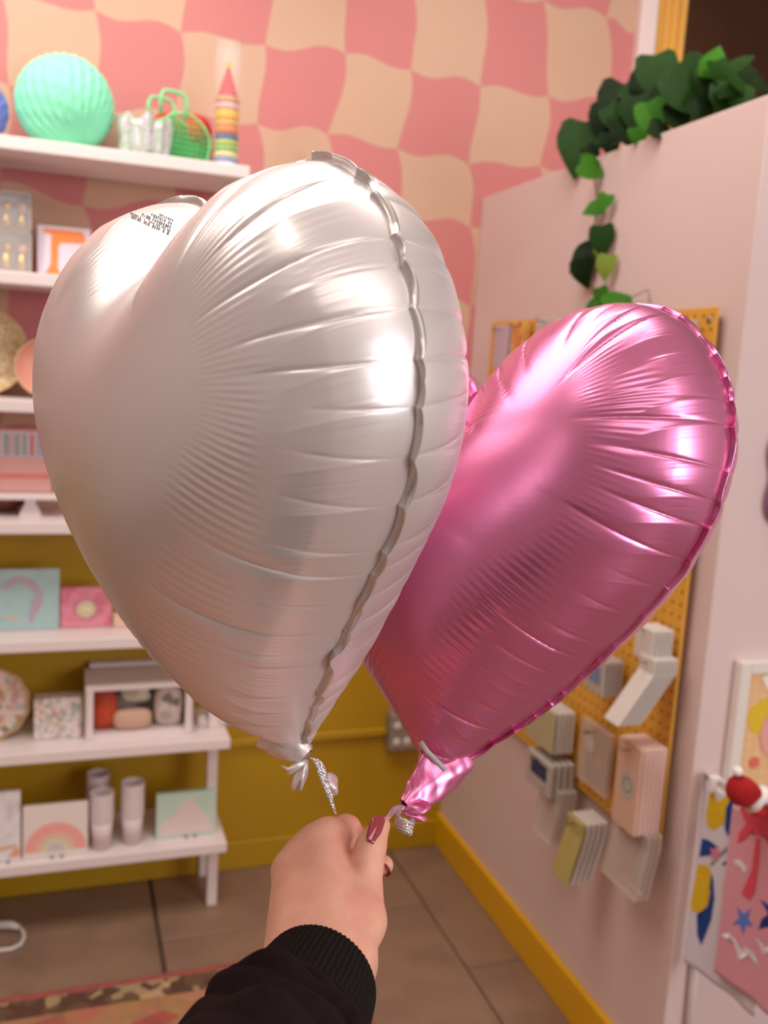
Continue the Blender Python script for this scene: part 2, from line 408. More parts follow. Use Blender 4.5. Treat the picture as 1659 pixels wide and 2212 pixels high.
for side in (-.035, .035):
    pts = [(-.031, side, .112), (-.034, side*1.1, .15), (-.026, side*1.1, .166), (0, side*1.1, .169), (.026, side*1.1, .166), (.034, side*1.1, .15), (.031, side, .112)]
    ob('handle', tube(nb(), [tuple(np.array(p)+np.array([-.03, 0, -.005])) for p in pts], .0042, 10), gm, t, True)
redm = M('red_tissue', 'd2311f', .8)
x = sxa(362, 220, 2.52); honeycomb('paper_pompom', 'red paper pompom seen through the green basket handle', x, .035, 2.535, zt+.075, redm, nl=14)
x = sxa(424, 230, 2.52); honeycomb('paper_pompom', 'red paper pompom between green basket and clear tube', x, .042, 2.525, zt+.065, redm, nl=14)
ob('pompom_box', box(nb(), sxa(340, 300, 2.53), sxa(450, 300, 2.53), 2.50, 2.565, zt, zt+.070, .002), M('dark_green_card', '5c7a3a', .6))
tag(bpy.data.objects['pompom_box'], 'dark green box behind the green basket on the top shelf', 'box')
# clear tube with rings
yt = 2.41; xc = sxa(489, 300, yt); rt = (sxa(519, 250, yt)-sxa(459, 250, yt))/2*.98; zt2 = sza(490, 92, yt)
t = thing('sweet_tube', 'tall clear tube of coloured party rings topped by a red cone', 'tube', (xc, yt, zt))
H_ = zt2-zt
ob('clear_cylinder', lathe(nb(), [(rt, 0), (rt, H_-.002), (rt-.002, H_), (0, H_), (0, H_-.0015), (rt-.003, H_-.0015), (rt-.0015, H_-.004), (rt-.0015, .002), (0, .002), (0, 0)], 40), clear('clear_acrylic', 'ffffff', .07, .03), t, True)
zz = .004
for i, (c, h) in enumerate([('e6dfe4', .012), ('8a9ad0', .010), ('e8e0a8', .014), ('8fc05a', .016), ('c7d36a', .012), ('4a6fa8', .012), ('e8823c', .022), ('e8c860', .010), ('f0b42c', .026), ('f0b4b4', .016), ('d8a068', .016)]):
    ob('ring', lathe(nb(), [(0, zz), (rt*.78, zz), (rt*.88, zz+h*.25), (rt*.88, zz+h*.75), (rt*.78, zz+h-.001), (0, zz+h-.001)], 28), M('ring_'+c, c, .4), t, True); zz += h
ob('cone', lathe(nb(), [(0, zz), (rt*.78, zz), (rt*.72, zz+.004), (.004, zz+.068), (0, zz+.07)], 28), M('cone_red', 'd8303c', .45), t, True)
B = nb(); plate(B, [((.012 if k % 2 == 0 else .005)*math.sin(k*math.pi/5), zz+.074+(.012 if k % 2 == 0 else .005)*math.cos(k*math.pi/5)) for k in range(10)], at=.003, th=.006)
ob('star', B, M('gold_star', 'e8b020', .3, .5), t)

# --- shelf 2: ornament boxes and letter picture
yy = 2.44
goldm = M('gold_foil', 'd8a23c', .25, .9); peach = M('peach_gloss', 'e8a488', .4)
def orn_box(z0, h, lab, seed):
    x1 = sxa(69, 500, yy); x0 = x1-.115; t = thing('ornament_box', lab, 'box', ((x0+x1)/2, yy, z0)); hw = .0575; rr = random.Random(seed)
    B = nb(); box(B, -hw, hw, .045, .05, 0, h); box(B, -hw, hw, -.02, .05, 0, .003); box(B, -hw, hw, -.02, .05, h-.003, h); box(B, -hw, -hw+.003, -.02, .05, 0, h); box(B, hw-.003, hw, -.02, .05, 0, h)
    ob('tray', B, M('box_card', 'a88c7c', .6), t)
    ob('backing_card', box(nb(), -hw+.004, hw-.004, .040, .044, .004, h-.004), M('ornament_paper', 'ded2cc', .6), t)
    for k in range(3):
        cx = -hw+.022+k*.035
        ob('tassel', lathe(nb(), [(.002, h*.52), (.006, h*.48), (.010, h*.3), (.015, h*.10), (0, h*.10)], 14, (cx, .012, 0), fn=lambda r, z, a: (r*(1+.18*math.sin(a*5)), z)), goldm, t, True)
        ob('bauble', ball(nb(), (cx+.004, .014, h*.64), .013, 14, 8), peach if k != 1 else goldm, t, True)
    ob('clear_cover', box(nb(), -hw+.001, hw-.001, -.022, -.0205, 0.001, h-.001), clear('clear_film', 'ffffff', .16, .08), t)
hb = (sza(30, 500, yy)-ZS[1]); ht = (sza(30, 412, yy)-sza(30, 496, yy))
orn_box(ZS[1], hb, 'lower boxed set of gold tassel baubles on the second shelf', 1)
orn_box(ZS[1]+hb+.001, ht, 'upper boxed set of gold tassel baubles, stacked on another', 2)
yy = 2.45; x0, x1 = sxa(80, 530, yy), sxa(196, 530, yy); h = sza(90, 484, yy)-ZS[1]
t = thing('letter_picture', 'white framed picture of an orange letter leaning on the second shelf', 'picture', ((x0+x1)/2, yy, ZS[1]), 0, rx=-.06); hw = (x1-x0)/2
ob('frame', box(nb(), -hw, hw, 0, .014, 0, h, .002), M('frame_lilac_white', 'dcd0dc', .5), t)
L0 = -hw+.018
lp = [(L0-.004, h-.016), (L0-.004, h-.008), (hw-.02, h-.008), (hw-.012, h-.022), (hw-.012, h-.036), (L0+.036, h-.038), (L0+.030, h-.050), (L0+.030, .022), (L0+.036, .012), (L0+.042, .007), (L0-.006, .007), (L0+.004, .014), (L0+.013, .035), (L0+.014, h-.02)]
ob('orange_letter', plate(nb(), lp, at=-.0002, th=.001), noise_mat('letter_orange', ['f0804c', 'f08a3c', 'ee7a68'], 12, .5), t)

# --- shelf 3: round plates
def disc_plate(name, lab, px, py, r, yb, mat, prof=None, lean=-.16, fn=None, k=2, rimmat=None):
    x = sxa(px, py, yb); t = thing(name, lab, 'plate', (x, yb, ZS[k]+.003), 0, rx=lean)
    T = Matrix.Translation((0, 0, r))@Matrix.Rotation(math.pi/2, 4, 'X')
    ob('dish', lathe(nb(), [(0, 0), (r*.70, .001), (r*.78, .006), (r*.985, .012), (r, .0135), (r, .011), (r*.78, .003), (r*.7, -.002), (0, -.002)], 96, T=T, fn=fn), mat, t, True)
    if rimmat: ob('rim', lathe(nb(), [(r*.93, .0125), (r*1.0, .0148), (r*1.005, .013), (r*1.0, .010)], 96, T=T, fn=fn, loop=True), rimmat, t, True)
    return t
seq = noise_mat('gold_sequins', ['c8a878', 'e8d0a0', 'b89060', 'f4e8cc'], 190, .25, .004, 150, vor=True, metal=.45)
disc_plate('sequin_charger', 'gold sequinned round charger leaning at the left edge, third shelf', -38, 750, .105, 2.46, seq, k=2, lean=-.12)
disc_plate('paper_plate', 'round peach pink plate with scored rim beside gold charger', 100, 790, .072, 2.42, M('peach_plate', 'd8907c', .45), fn=lambda r, z, a: (r*(1+.006*math.sin(a*40)*(r > .06)), z), rimmat=M('peach_rim', 'e0b090', .5))

# --- shelf 4: cake stand with napkin pack
yy = 2.44; x0, x1 = sxa(-10, 1080, yy), sxa(140, 1080, yy); zs = ZS[3]; xc = (x0+x1)/2; hs_ = sza(60, 1062, yy)-zs
t = thing('cake_stand', 'square white pedestal cake stand on the fourth shelf', 'cake stand', (xc, yy, zs))
ob('foot', lathe(nb(), [(.036, 0), (.036, .004), (.028, .016), (.018, .028), (.018, hs_-.012), (0, hs_-.012)], 4), WHITE, t).rotation_euler.z = math.pi/4
ob('top', box(nb(), -.085, .085, -.05, .05, hs_-.014, hs_, .003), WHITE, t)
h = sza(50, 927, yy)-sza(50, 1062, yy); t = thing('napkin_pack', 'pink pack with pale striped top standing on the white cake stand', 'napkins', (xc-.012, yy, zs+hs_+.0005))
hw = .062
ob('pack', box(nb(), -hw, hw, -.015, .015, 0, h, .005), M('pack_pink', 'e0a8a0', .4), t)
ob('band', box(nb(), -hw-.0005, hw+.0005, -.0158, .0158, h*.22, h*.30, .0008), M('band_coral', 'e07e78', .45), t)
ob('label_panel', plate(nb(), [(-hw+.004, h*.55), (hw-.004, h*.55), (hw-.004, h-.006), (-hw+.004, h-.006)], at=-.0152), M('label_lilac', 'd4c4cc', .4), t)
for k, (u, wd, c) in enumerate([(-.048, .010, '9aa8b4'), (-.036, .006, 'd8a0a8'), (-.024, .012, 'a8a8a4'), (-.006, .010, '9cb0a8'), (.012, .008, 'd8746c'), (.028, .012, 'b8b0c4'), (.044, .008, 'c8a0a8')]):
    ob('stripe', plate(nb(), [(u, h*.58), (u+wd, h*.58), (u+wd, h-.012), (u, h-.012)], at=-.0163, th=.0004), M('stripe_'+c, c, .4), t)
yy = 2.50; t = thing('serving_dish', 'dark red bowl standing behind the white cake stand', 'bowl', (sxa(0, 1090, yy), yy, zs))
ob('bowl', lathe(nb(), [(0, 0), (.03, 0), (.06, .02), (.068, .045), (.064, .045), (.055, .022), (0, .006)], 40), M('oxblood_glaze', '6a2a24', .35), t, True)

# --- shelf 5: packs
def pack(name, lab, pxl, pxr, pytop, k, y, mat, th=.02, lean=-.08, cat='pack', bev=.002):
    pm = (pytop+ (1380))/2
    x0, x1 = sxa(pxl, pytop+40, y), sxa(pxr, pytop+40, y); h = sza((pxl+pxr)/2, pytop, y)-ZS[k]
    t = thing(name, lab, cat, ((x0+x1)/2, y, ZS[k]), 0, rx=lean); hw = (x1-x0)/2
    ob('body', box(nb(), -hw, hw, 0, th, 0.001, h, bev), mat, t); return t, hw, h
turq = noise_mat('turquoise_foil_card', ['7fb9ba', '8ec6c6', '74aeb2'], 14, .3)
t, hw, h = pack('gift_card_pack', 'large turquoise pack with pink curved design on the fifth shelf', -46, 128, 1232, 4, 2.43, turq)
pk = noise_mat('pink_confetti', ['d884a0', '8898b8', 'c878a0', '9fb4b0'], 160, .25, .001, 120, vor=True, metal=.3)
ob('curved_design', plate(nb(), arc(0.0, h*.52, h*.24, h*.36, -.9, 2.6, 24), at=-.0003), pk, t)
ob('stem_design', plate(nb(), [(.020, h*.12), (.032, h*.12), (.045, h*.5), (.030, h*.5)], at=-.0004), pk, t)
ob('gold_lettering', plate(nb(), ell(-.018, h*.20, .022, .006), at=-.0003), M('pale_gold', 'd8c48c', .3, .5), t)
ob('clear_sleeve', box(nb(), -hw-.001, hw+.001, -.004, -.0025, 0.001, h+.001), clear('clear_film'), t)
t, hw, h = pack('napkin_pack', 'square hot-pink swirled pack with cream centre medallion, fifth shelf', 131, 243, 1270, 4, 2.43, noise_mat('pink_marble', ['dc7890', 'e894a4', 'd46c88', 'ea9cac'], 16, .35, detail=6))
ob('medallion', plate(nb(), ell(-.002, h*.46, .024, .022, 28), at=-.0003), M('cream_medallion', 'd8c4a4', .4), t)
ob('medallion_ring', plate(nb(), arc(-.002, h*.46, .026, .030, 0, 2*math.pi, 30), at=-.0003), M('ring_mauve', 'c88a90', .4), t)
ob('medallion_text', plate(nb(), [(-.014, h*.42), (.010, h*.42), (.012, h*.52), (-.012, h*.52)], at=-.0014, th=.0003), M('text_gold', 'e6dcae', .4), t)
pack('gift_tag_pack', 'small peach pack half hidden behind the white balloon, fifth shelf', 245, 300, 1325, 4, 2.42, M('peach_card', 'e8c0a8', .5))

# --- shelf 6
scal = lambda r, z, a: (r*(1+.035*abs(math.cos(a*6)) if r > .05 else r), z) if False else (r*(1+(.04*abs(math.sin(a*6)) if r > .06 else 0)), z)
flor = noise_mat('floral_print', ['e6d4c8', 'e8d8cc', 'c88c8c', 'e4d2c6', '8c9c90', 'ead8c8', 'd8a860', '7c7c84'], 60, .35, vor=True)
disc_plate('scalloped_plate', 'cream scalloped plate with floral print and tan rim on the sixth shelf', -18, 1545, .088, 2.44, flor, k=5, lean=-.14, fn=scal, rimmat=M('tan_rim', 'd0a878', .5))
terr = noise_mat('sprig_print', ['e8dcd8', 'e4d6d2', '98a0ac', 'e6d8d2', 'd8b8a0', 'e8dcd8', 'a8b49c', 'c89c94'], 95, .4, vor=True)
t, hw, h = pack('napkin_box', 'square white box with tiny sprig pattern beside scalloped plate', 73, 179, 1510, 5, 2.41, terr, .05, -.02, 'box')
t, hw, h = pack('napkin_box', 'sprig patterned box at the right end of the sixth shelf', 428, 508, 1545, 5, 2.42, terr, .04, -.02, 'box')
yy = 2.38; x0, x1 = sxa(184, 1540, yy), sxa(416, 1540, yy); zs = ZS[5]; h = sza(300, 1478, yy)-zs; hw = (x1-x0)/2
t = thing('display_crate', 'white wooden display box with open front full of patterned craft items', 'box', ((x0+x1)/2, yy, zs)); dp = .15
B = nb(); bw = .014
box(B, -hw, hw, 0, dp, 0, bw, .001); box(B, -hw, hw, 0, dp, h-bw, h, .001); box(B, -hw, -hw+bw, 0, dp, bw, h-bw, .001); box(B, hw-bw, hw, 0, dp, bw, h-bw, .001); box(B, -hw, hw, dp-.005, dp, 0, h)
ob('carcass', B, WHITE, t)
[ob('door_stile', box(nb(), a_, a_+.016, -.004, 0, .006, h-.004, .001), WHITE, t) for a_ in (-hw+.004, hw-.020)]
def inbox(u0, u1, v0, v1, mat, lab, nm='felt_figure', d=.02, cat='ornament'):
    X0 = (x0+x1)/2-hw+bw+.002; Wd = 2*hw-2*bw-.004; Hh = h-2*bw-.002; cx = X0+Wd*(u0+u1)/2; rz = zs+bw
    o = ob(nm, ball(nb(), (0, 0, 0), .5, 16, 10), mat, None, True); rx = Wd*(u1-u0)
    for v in o.data.vertices:
        c = v.co; c.x = math.copysign(abs(c.x*2)**.6/2, c.x)*rx; c.z = (math.copysign(abs(c.z*2)**.6/2, c.z)+.5)*Hh*(v1-v0); c.y *= .04
    o.location = (cx, yy+d+.02, rz+Hh*v0); tag(o, lab, cat); return o
inbox(0, .28, 0.0, .95, noise_mat('rust_cloth', ['c4482c', 'b04020', '963018'], 24, .7), 'rust orange bundle at left inside the white display box')
inbox(.30, .66, .50, 1.0, noise_mat('cow_print', ['cfc4ae', 'd6ccb8', '3a302a'], 40, .6, vor=True), 'black and cream spotted piece at top middle inside display box', d=.05)
inbox(.22, .64, 0.0, .48, M('cream_cloth', 'd0a890', .7), 'cream beige rolled piece at bottom middle inside display box', d=.01)
inbox(.66, 1.0, 0.0, .96, noise_mat('spot_print', ['c8b4ac', 'cfbcb2', '2e2622'], 46, .6, vor=True), 'grey and black spotted piece at right inside display box')
yy2 = 2.545; x0b = sxa(193, 1440, yy2)
tag(ob('storage_box', box(nb(), x0b, x0b+.20, 2.532, 2.570, zs, sza(300, 1430, 2.532), .003), WHITE), 'plain white box standing behind the display box, sixth shelf', 'box')

# --- shelf 7
def clipstand(t, x):
    B = nb()
    for s_ in (-.014, .014): tube(B, [(x+s_, .02, .004), (x+s_, -.010, .002), (x+s_, -.014, .008), (x+s_*.5, -.0145, .004)], .0016, 6)
    ob('wire_stand', B, M('wire_grey', '7c8088', .3, .8), t, True)
t, hw, h = pack('napkin_pack', 'white napkin pack printed with a coral and yellow rainbow, bottom shelf', 49, 190, 1742, 6, 2.355, M('napkin_white', 'e8d8cc', .5), lean=-.05)
for k, (a, b_, c) in enumerate([(.78, .52, 'f47c60'), (.52, .36, 'e8a878'), (.36, .22, 'd8cc94'), (.22, 0, 'c0b4b0')]):
    R = hw*1.22
    P = arc(0, .016, R*b_, R*a) if b_ else ell(0, .016, R*a, R*a, 24)
    if not b_: P = [(u, v) for u, v in arc(0, .016, .0001, R*a)]
    ob('rainbow_band', plate(nb(), P, at=-.0003), M('rb_'+c, c, .45), t)
ob('clear_sleeve', box(nb(), -hw, hw, -.004, -.0028, .001, h), clear('clear_film'), t); clipstand(t, 0.004)
t, hw, h = pack('napkin_pack', 'iridescent white pack with orange corner at left end of bottom shelf', -70, 44, 1718, 6, 2.355, noise_mat('pearl_pack', ['ded4d2', 'e8e4e4', 'cfc6c4'], 18, .2), lean=-.05)
ob('orange_corner', plate(nb(), [(hw-.03, .012), (hw-.003, .012), (hw-.003, .034), (hw-.012, .034)], at=-.0003), M('corner_orange', 'e8a078', .4), t)
ob('tan_band', plate(nb(), [(hw-.06, .03), (hw-.01, .036), (hw-.01, .046), (hw-.06, .04)], at=-.0003), M('band_tan', 'd8b890', .4), t); clipstand(t, .02)
t, hw, h = pack('napkin_pack', 'mint green pack with pink ice cream shape at right end of bottom shelf', 338, 466, 1714, 6, 2.385, noise_mat('mint_card', ['b4d4bc', 'a4ccb0'], 14, .3), lean=-.05)
ob('pink_shape', plate(nb(), [(-hw+.01, .010), (hw-.008, .010), (hw-.012, h*.35), (hw*.45, h*.62), (hw*.2, h*.88), (-hw*.1, h*.8), (-hw*.35, h*.55), (-hw+.012, h*.30)], at=-.0003), M('ice_pink', 'e0c4b8', .4), t)
ob('clear_sleeve', box(nb(), -hw, hw, -.004, -.0028, .001, h), clear('clear_film'), t); clipstand(t, .012)
cupm = noise_mat('paper_cup', ['dccccb', 'd8c6c6'], 30, .5); cup0 = None
def cupstack(px, y, pytop, lab, grp):
    global cup0
    x = sxa(px, 1760, y); h = .085; top = sza(px, pytop, y)-ZS[6]; dz = .0078; n = int((top-h)/dz)+1
    for i in range(n):
        if cup0 is None:
            c = thing('paper_cup', lab, 'cup', (x, y, ZS[6]), 0, grp)
            ob('body', lathe(nb(), [(0, .003), (.021, .003), (.021, 0), (.0222, 0), (.0288, h-.002), (.0280, h-.002), (.0214, .004), (0, .004)], 28), cupm, c, True)
            ob('rim', lathe(nb(), [(.0282, h-.003), (.0300, h-.003), (.0304, h-.001), (.0298, h+.0005), (.0282, h)], 28, loop=True), M('cup_rim', 'e4d6d4', .4), c, True)
            cup0 = c
        else:
            c = copy_tree(cup0); c.location = (x, y, ZS[6]+i*dz); c['label'] = lab; c['group'] = grp
cupstack(220, 2.375, 1708, 'white paper cup nested in the front left column of cups', 'cups in the front left stack')
cupstack(286, 2.385, 1686, 'white paper cup nested in the right-hand column of cups', 'cups in the right stack')
cupstack(211, 2.475, 1668, 'white paper cup nested in the tall rear column of cups', 'cups in the rear stack')

# ------------------------------------------------------------------ pegboard with hanging stock
pegm = M('pegboard_ochre', 'e2a63c', .5); N, L, b = nodes(pegm)
tc = N.new('ShaderNodeTexCoord'); mp = N.new('ShaderNodeMapping'); mp.inputs['Scale'].default_value = (40, 40, 40); L.new(tc.outputs['Object'], mp.inputs[0])
fr = N.new('ShaderNodeVectorMath'); fr.operation = 'FRACTION'; L.new(mp.outputs[0], fr.inputs[0])
su_ = N.new('ShaderNodeVectorMath'); su_.operation = 'SUBTRACT'; L.new(fr.outputs[0], su_.inputs[0]); su_.inputs[1].default_value = (.5, .5, .5)
ml = N.new('ShaderNodeVectorMath'); ml.operation = 'MULTIPLY'; L.new(su_.outputs[0], ml.inputs[0]); ml.inputs[1].default_value = (0, 1, 1)
ln = N.new('ShaderNodeVectorMath'); ln.operation = 'LENGTH'; L.new(ml.outputs[0], ln.inputs[0])
gt = N.new('ShaderNodeMath'); gt.operation = 'LESS_THAN'; gt.inputs[1].default_value = .14; L.new(ln.outputs['Value'], gt.inputs[0])
mx = N.new('ShaderNodeMix'); mx.data_type = 'RGBA'; mx.inputs[6].default_value = lin('e2a63c'); mx.inputs[7].default_value = lin('7a4a10'); L.new(gt.outputs[0], mx.inputs[0]); L.new(mx.outputs[2], b.inputs['Base Color'])
XB = 1.133; pg = thing('pegboard', 'ochre yellow perforated board mounted on the pink side wall', 'pegboard', (XB, 1.45, .572))
ob('board', box(nb(), 0, .006, 0, .96, 0, 1.078, .001), pegm, pg)
for yy_ in (.02, .94):
    for zz_ in (.02, 1.055):
        ob('spacer', lathe(nb(), [(.008, 0), (.008, .016), (0, .016)], 12, T=Matrix.Translation((.006, yy_, zz_))@Matrix.Rotation(math.pi/2, 4, 'Y')), M('steel', '9a948c', .3, .9), pg)
        ob('screw', lathe(nb(), [(.007, 0), (.006, .002), (0, .003)], 12, T=Matrix.Translation((0, yy_, zz_))@Matrix.Rotation(-math.pi/2, 4, 'Y')), M('steel', '9a948c', .3, .9), pg)
def pegstack(name, lab, A, Bp, Cp, pytop, n, mat, lean=0., cat='cards', extra=None, cth=.6, r=.002, covermat=None, hx=1.12):
    """A: bottom at the board nearest edge, Bp: bottom front near, Cp: bottom front far (pixels)"""
    a = atx(*A, hx); y0 = float(a[1]); x1 = float(aty(*Bp, y0)[0]); x1 = min(x1, hx-.015)
    y1 = float(atx(*Cp, x1)[1]); zb = float(a[2]); ztp = float(aty(A[0], pytop, y0)[2]); h = ztp-zb; wd = min(max(y1-y0, .05), .30)
    hk = thing('peg_hook', 'peg hook of '+' '.join(lab.split()[:11]), 'hook', (XB, y0+wd/2, zb+h*.9))
    ob('wire', tube(nb(), [(0, 0, .01), (-.004, 0, 0), (-.06, 0, 0), (x1-XB-.02, 0, .004), (x1-XB-.025, 0, .012)], .0016, 6), M('steel'), hk, True)
    step = (hx-x1)/n
    for i in range(n):
        t = thing(name, 'item in the '+lab if n > 1 else lab, cat, (hx-step*(i+1), y0, zb), 0, lab if n > 1 else None)
        if n > 1: t['label'] = lab if i == n-1 else 'one behind the foremost of the '+' '.join(lab.split()[:9])
        B = nb(); box(B, 0, step*cth, 0, wd, 0, h, min(r, step*cth*.45))
        if lean:
            bmesh.ops.bisect_plane(B, geom=B.verts[:]+B.edges[:]+B.faces[:], plane_co=(0, 0, h*.78), plane_no=(0, 0, 1))
            bmesh.ops.bisect_plane(B, geom=B.verts[:]+B.edges[:]+B.faces[:], plane_co=(0, 0, h*.7), plane_no=(0, 0, 1))
            for v in B.verts:
                k = max(0, .78-v.co.z/h); v.co.x -= lean*k; v.co.y += lean*.25*k
        ob('card', B, mat if (covermat is None or i < n-1) else covermat, t)
        if i == n-1 and extra: extra(t, wd, h)
    return y0, wd, x1, zb, h
pinkc = M('blush_notebook', 'e6c4b8', .5); whc = M('white_card', 'd8cfc8', .5); grc = M('grey_card', 'b8aca4', .5)
def emblem(t, wd, h):
    ob('emblem', plate(nb(), ell(wd*.45, h*.52, .022, .03, 24), 'x', -.0002, .0006), M('emblem_grey', 'b8b4ac', .4), t)
    ob('emblem_ring', plate(nb(), arc(wd*.45, h*.52, .013, .016, 0, 2*math.pi, 24), 'x', -.0009, .0004), M('emblem_dark', '8a8680', .4), t)
pegstack('notebook', 'blush pink notebooks with round emblem, hanging lowest right on pegboard', (1424, 1802), (1368, 1802), (1322, 1742), 1618, 6, pinkc, extra=emblem, covermat=M('blush_cover', 'd8b09c', .5), cth=.85, cat='notebook')
pegstack('booklet', 'drooping stack of white booklets at the right edge of pegboard', (1452, 1568), (1400, 1572), (1370, 1540), 1425, 8, whc, lean=.075, cth=.6, cat='booklet')
pegstack('gift_tag', 'upper ribbed stack of white tags at the right edge of pegboard', (1452, 1430), (1405, 1432), (1368, 1405), 1362, 7, whc, cth=.6, cat='tag')
def bluel(t, wd, h): ob('blue_label', plate(nb(), [(wd*.2, h*.3), (wd*.8, h*.3), (wd*.8, h*.8), (wd*.2, h*.8)], 'x', -.0002, .0006), M('label_blue', '7888b0', .5), t)
pegstack('greeting_card', 'grey cards with blue label peeking under the pink balloon', (1345, 1505), (1300, 1512), (1262, 1480), 1430, 5, grc, extra=bluel, cat='card')
pegstack('greeting_card', 'white and olive cards hanging mid-height at left of pegboard', (1240, 1628), (1190, 1640), (1135, 1582), 1540, 5, whc, covermat=M('sage_card', 'b8ac88', .5), cat='card')
def navy(t, wd, h): ob('navy_label', plate(nb(), [(wd*.15, h*.40), (wd*.80, h*.40), (wd*.80, h*.86), (wd*.15, h*.86)], 'x', -.0002, .0006), M('label_navy', '2e3560', .5), t)
pegstack('boxed_cards', 'boxed grey cards with a navy label hanging at left of pegboard', (1240, 1722), (1185, 1725), (1135, 1672), 1652, 4, grc, extra=navy, cat='card', cth=.7)
clr = clear('clear_bag', 'd8c8bc', .42, .12)
def sticker(t, wd, h):
    ob('sticker', plate(nb(), ell(wd*.75, h*.62, .016, .02, 20), 'x', .0105, .0006), M('sticker_white', 'e4dcd4', .4), t)
    ob('orange_print', plate(nb(), ell(wd*.45, h*.40, .014, .012, 20), 'x', .0105, .0006), M('print_coral', 'd8a088', .4), t)
    ob('filling', box(nb(), .010, .013, wd*.1, wd*.9, .01, h*.8, .001), M('taupe_filling', 'b09484', .7), t)
pegstack('clear_bag', 'flat clear packet with white sticker beside blush notebooks', (1318, 1725), (1305, 1728), (1246, 1655), 1590, 1, clr, extra=sticker, cat='packet', cth=.9)
def crinkle(t, wd, h):
    ob('orange_print', plate(nb(), ell(wd*.5, h*.45, .018, .014, 20), 'x', .002, .0006), M('print_coral'), t)
pegstack('clear_bag', 'clear crinkled bags with orange print at lower left of pegboard', (1240, 1825), (1200, 1828), (1160, 1790), 1712, 3, clr, extra=crinkle, cat='packet', cth=.8, lean=.02)
olv = M('olive_card', 'b0a060', .5)
pegstack('card_pack', 'white sheets with olive cover in the bottom row of stock', (1305, 1905), (1245, 1922), (1216, 1850), 1778, 5, whc, covermat=olv, lean=.03, cat='card', cth=.6)
def band(t, wd, h):
    ob('seal_strip', box(nb(), -.001, .001, .004, wd-.004, .012, .02, .0004), M('seal_white', 'f0ece8', .2), t)
    ob('orange_print', plate(nb(), ell(wd*.5, h*.35, .016, .012, 20), 'x', -.0003, .0006), M('print_coral'), t)
pegstack('clear_bag', 'clear glossy bags with white seal hanging below pegboard, lowest right', (1420, 1945), (1385, 1955), (1312, 1885), 1808, 3, clr, extra=band, lean=.02, cat='packet', cth=.8)
pegstack('sticker_sheet', 'lilac sheets at the top left of the pegboard', (1110, 800), (1090, 800), (1062, 805), 703, 3, M('lilac_card', 'c8b0c0', .5), cat='sticker sheet')
pegstack('sticker_sheet', 'red and yellow floral sheets at the top of the pegboard', (1140, 790), (1125, 790), (1098, 795), 695, 2, noise_mat('floral_card', ['d86850', 'e8c058', 'c84838'], 60, .5, vor=True), cat='sticker sheet')
pegstack('sticker_sheet', 'silver grey packets at the top middle of the pegboard', (1235, 780), (1190, 780), (1150, 790), 689, 4, M('silver_card', 'c4bcba', .3), cat='packet')
pegstack('sticker_sheet', 'clear packets at the top right of the pegboard', (1505, 790), (1470, 790), (1440, 795), 690, 3, clr, cat='packet')

# ------------------------------------------------------------------ right wall: picture, frame, towels
yw = YE
a = aty(1588, 1425, yw); zb = float(aty(1578, 1700, yw)[2])-.10; x0 = float(a[0]); ztop = float(a[2])
t = thing('framed_print', 'white framed print with peach grid background on the right wall', 'picture', (x0, yw, zb)); h = ztop-zb; W_ = .36
B = nb(); fw = .024
box(B, 0, fw, -.022, 0, 0, h, .002); box(B, W_-fw, W_, -.022, 0, 0, h, .002); box(B, fw, W_-fw, -.022, 0, 0, fw, .002); box(B, fw, W_-fw, -.022, 0, h-fw, h, .002)
ob('frame', B, M('frame_white', 'e8e0d8', .4), t)
gm_ = M('peach_grid', 'f0c090', .35); N, L, b = nodes(gm_)
tc = N.new('ShaderNodeTexCoord'); br = N.new('ShaderNodeTexBrick'); br.offset = 0; br.inputs['Scale'].default_value = 1
mp = N.new('ShaderNodeMapping'); mp.inputs['Rotation'].default_value = (math.pi/2, 0, 0); L.new(tc.outputs['Object'], mp.inputs[0]); L.new(mp.outputs[0], br.inputs[0])
br.inputs['Brick Width'].default_value = .02; br.inputs['Row Height'].default_value = .02; br.inputs['Mortar Size'].default_value = .0006
br.inputs['Color1'].default_value = lin('f2c896'); br.inputs['Color2'].default_value = lin('f0c290'); br.inputs['Mortar'].default_value = lin('dca878'); L.new(br.outputs[0], b.inputs['Base Color'])
ob('print', box(nb(), fw-.002, W_-fw+.002, -.010, -.006, fw-.002, h-fw+.002), gm_, t)
cx = .078; cz = h-.135
ob('yellow_shape', plate(nb(), [(cx-.036, cz), (cx-.042, cz+.02), (cx-.034, cz+.04), (cx-.01, cz+.055), (cx+.02, cz+.062), (cx+.06, cz+.05), (cx+.08, cz+.0), (cx+.04, cz-.02), (cx, cz-.02), (cx-.024, cz-.014)], at=-.010), M('print_yellow', 'e4c428', .5), t)
ob('pink_shape', plate(nb(), ell(cx+.03, cz-.015, .036, .05, 24), at=-.0112), M('print_pink', 'eca8a0', .5), t)
ob('coral_dot', plate(nb(), ell(cx-.012, cz-.075, .012, .012, 18), at=-.0112), M('print_red', 'e8705c', .5), t)
ob('white_blooms', plate(nb(), [(cx-.02, h-.035), (cx+.0, h-.028), (cx+.03, h-.03), (cx+.03, h-.085), (cx+.008, h-.07), (cx-.006, h-.055)], at=-.0105), M('print_white', 'fbf0e4', .5), t)

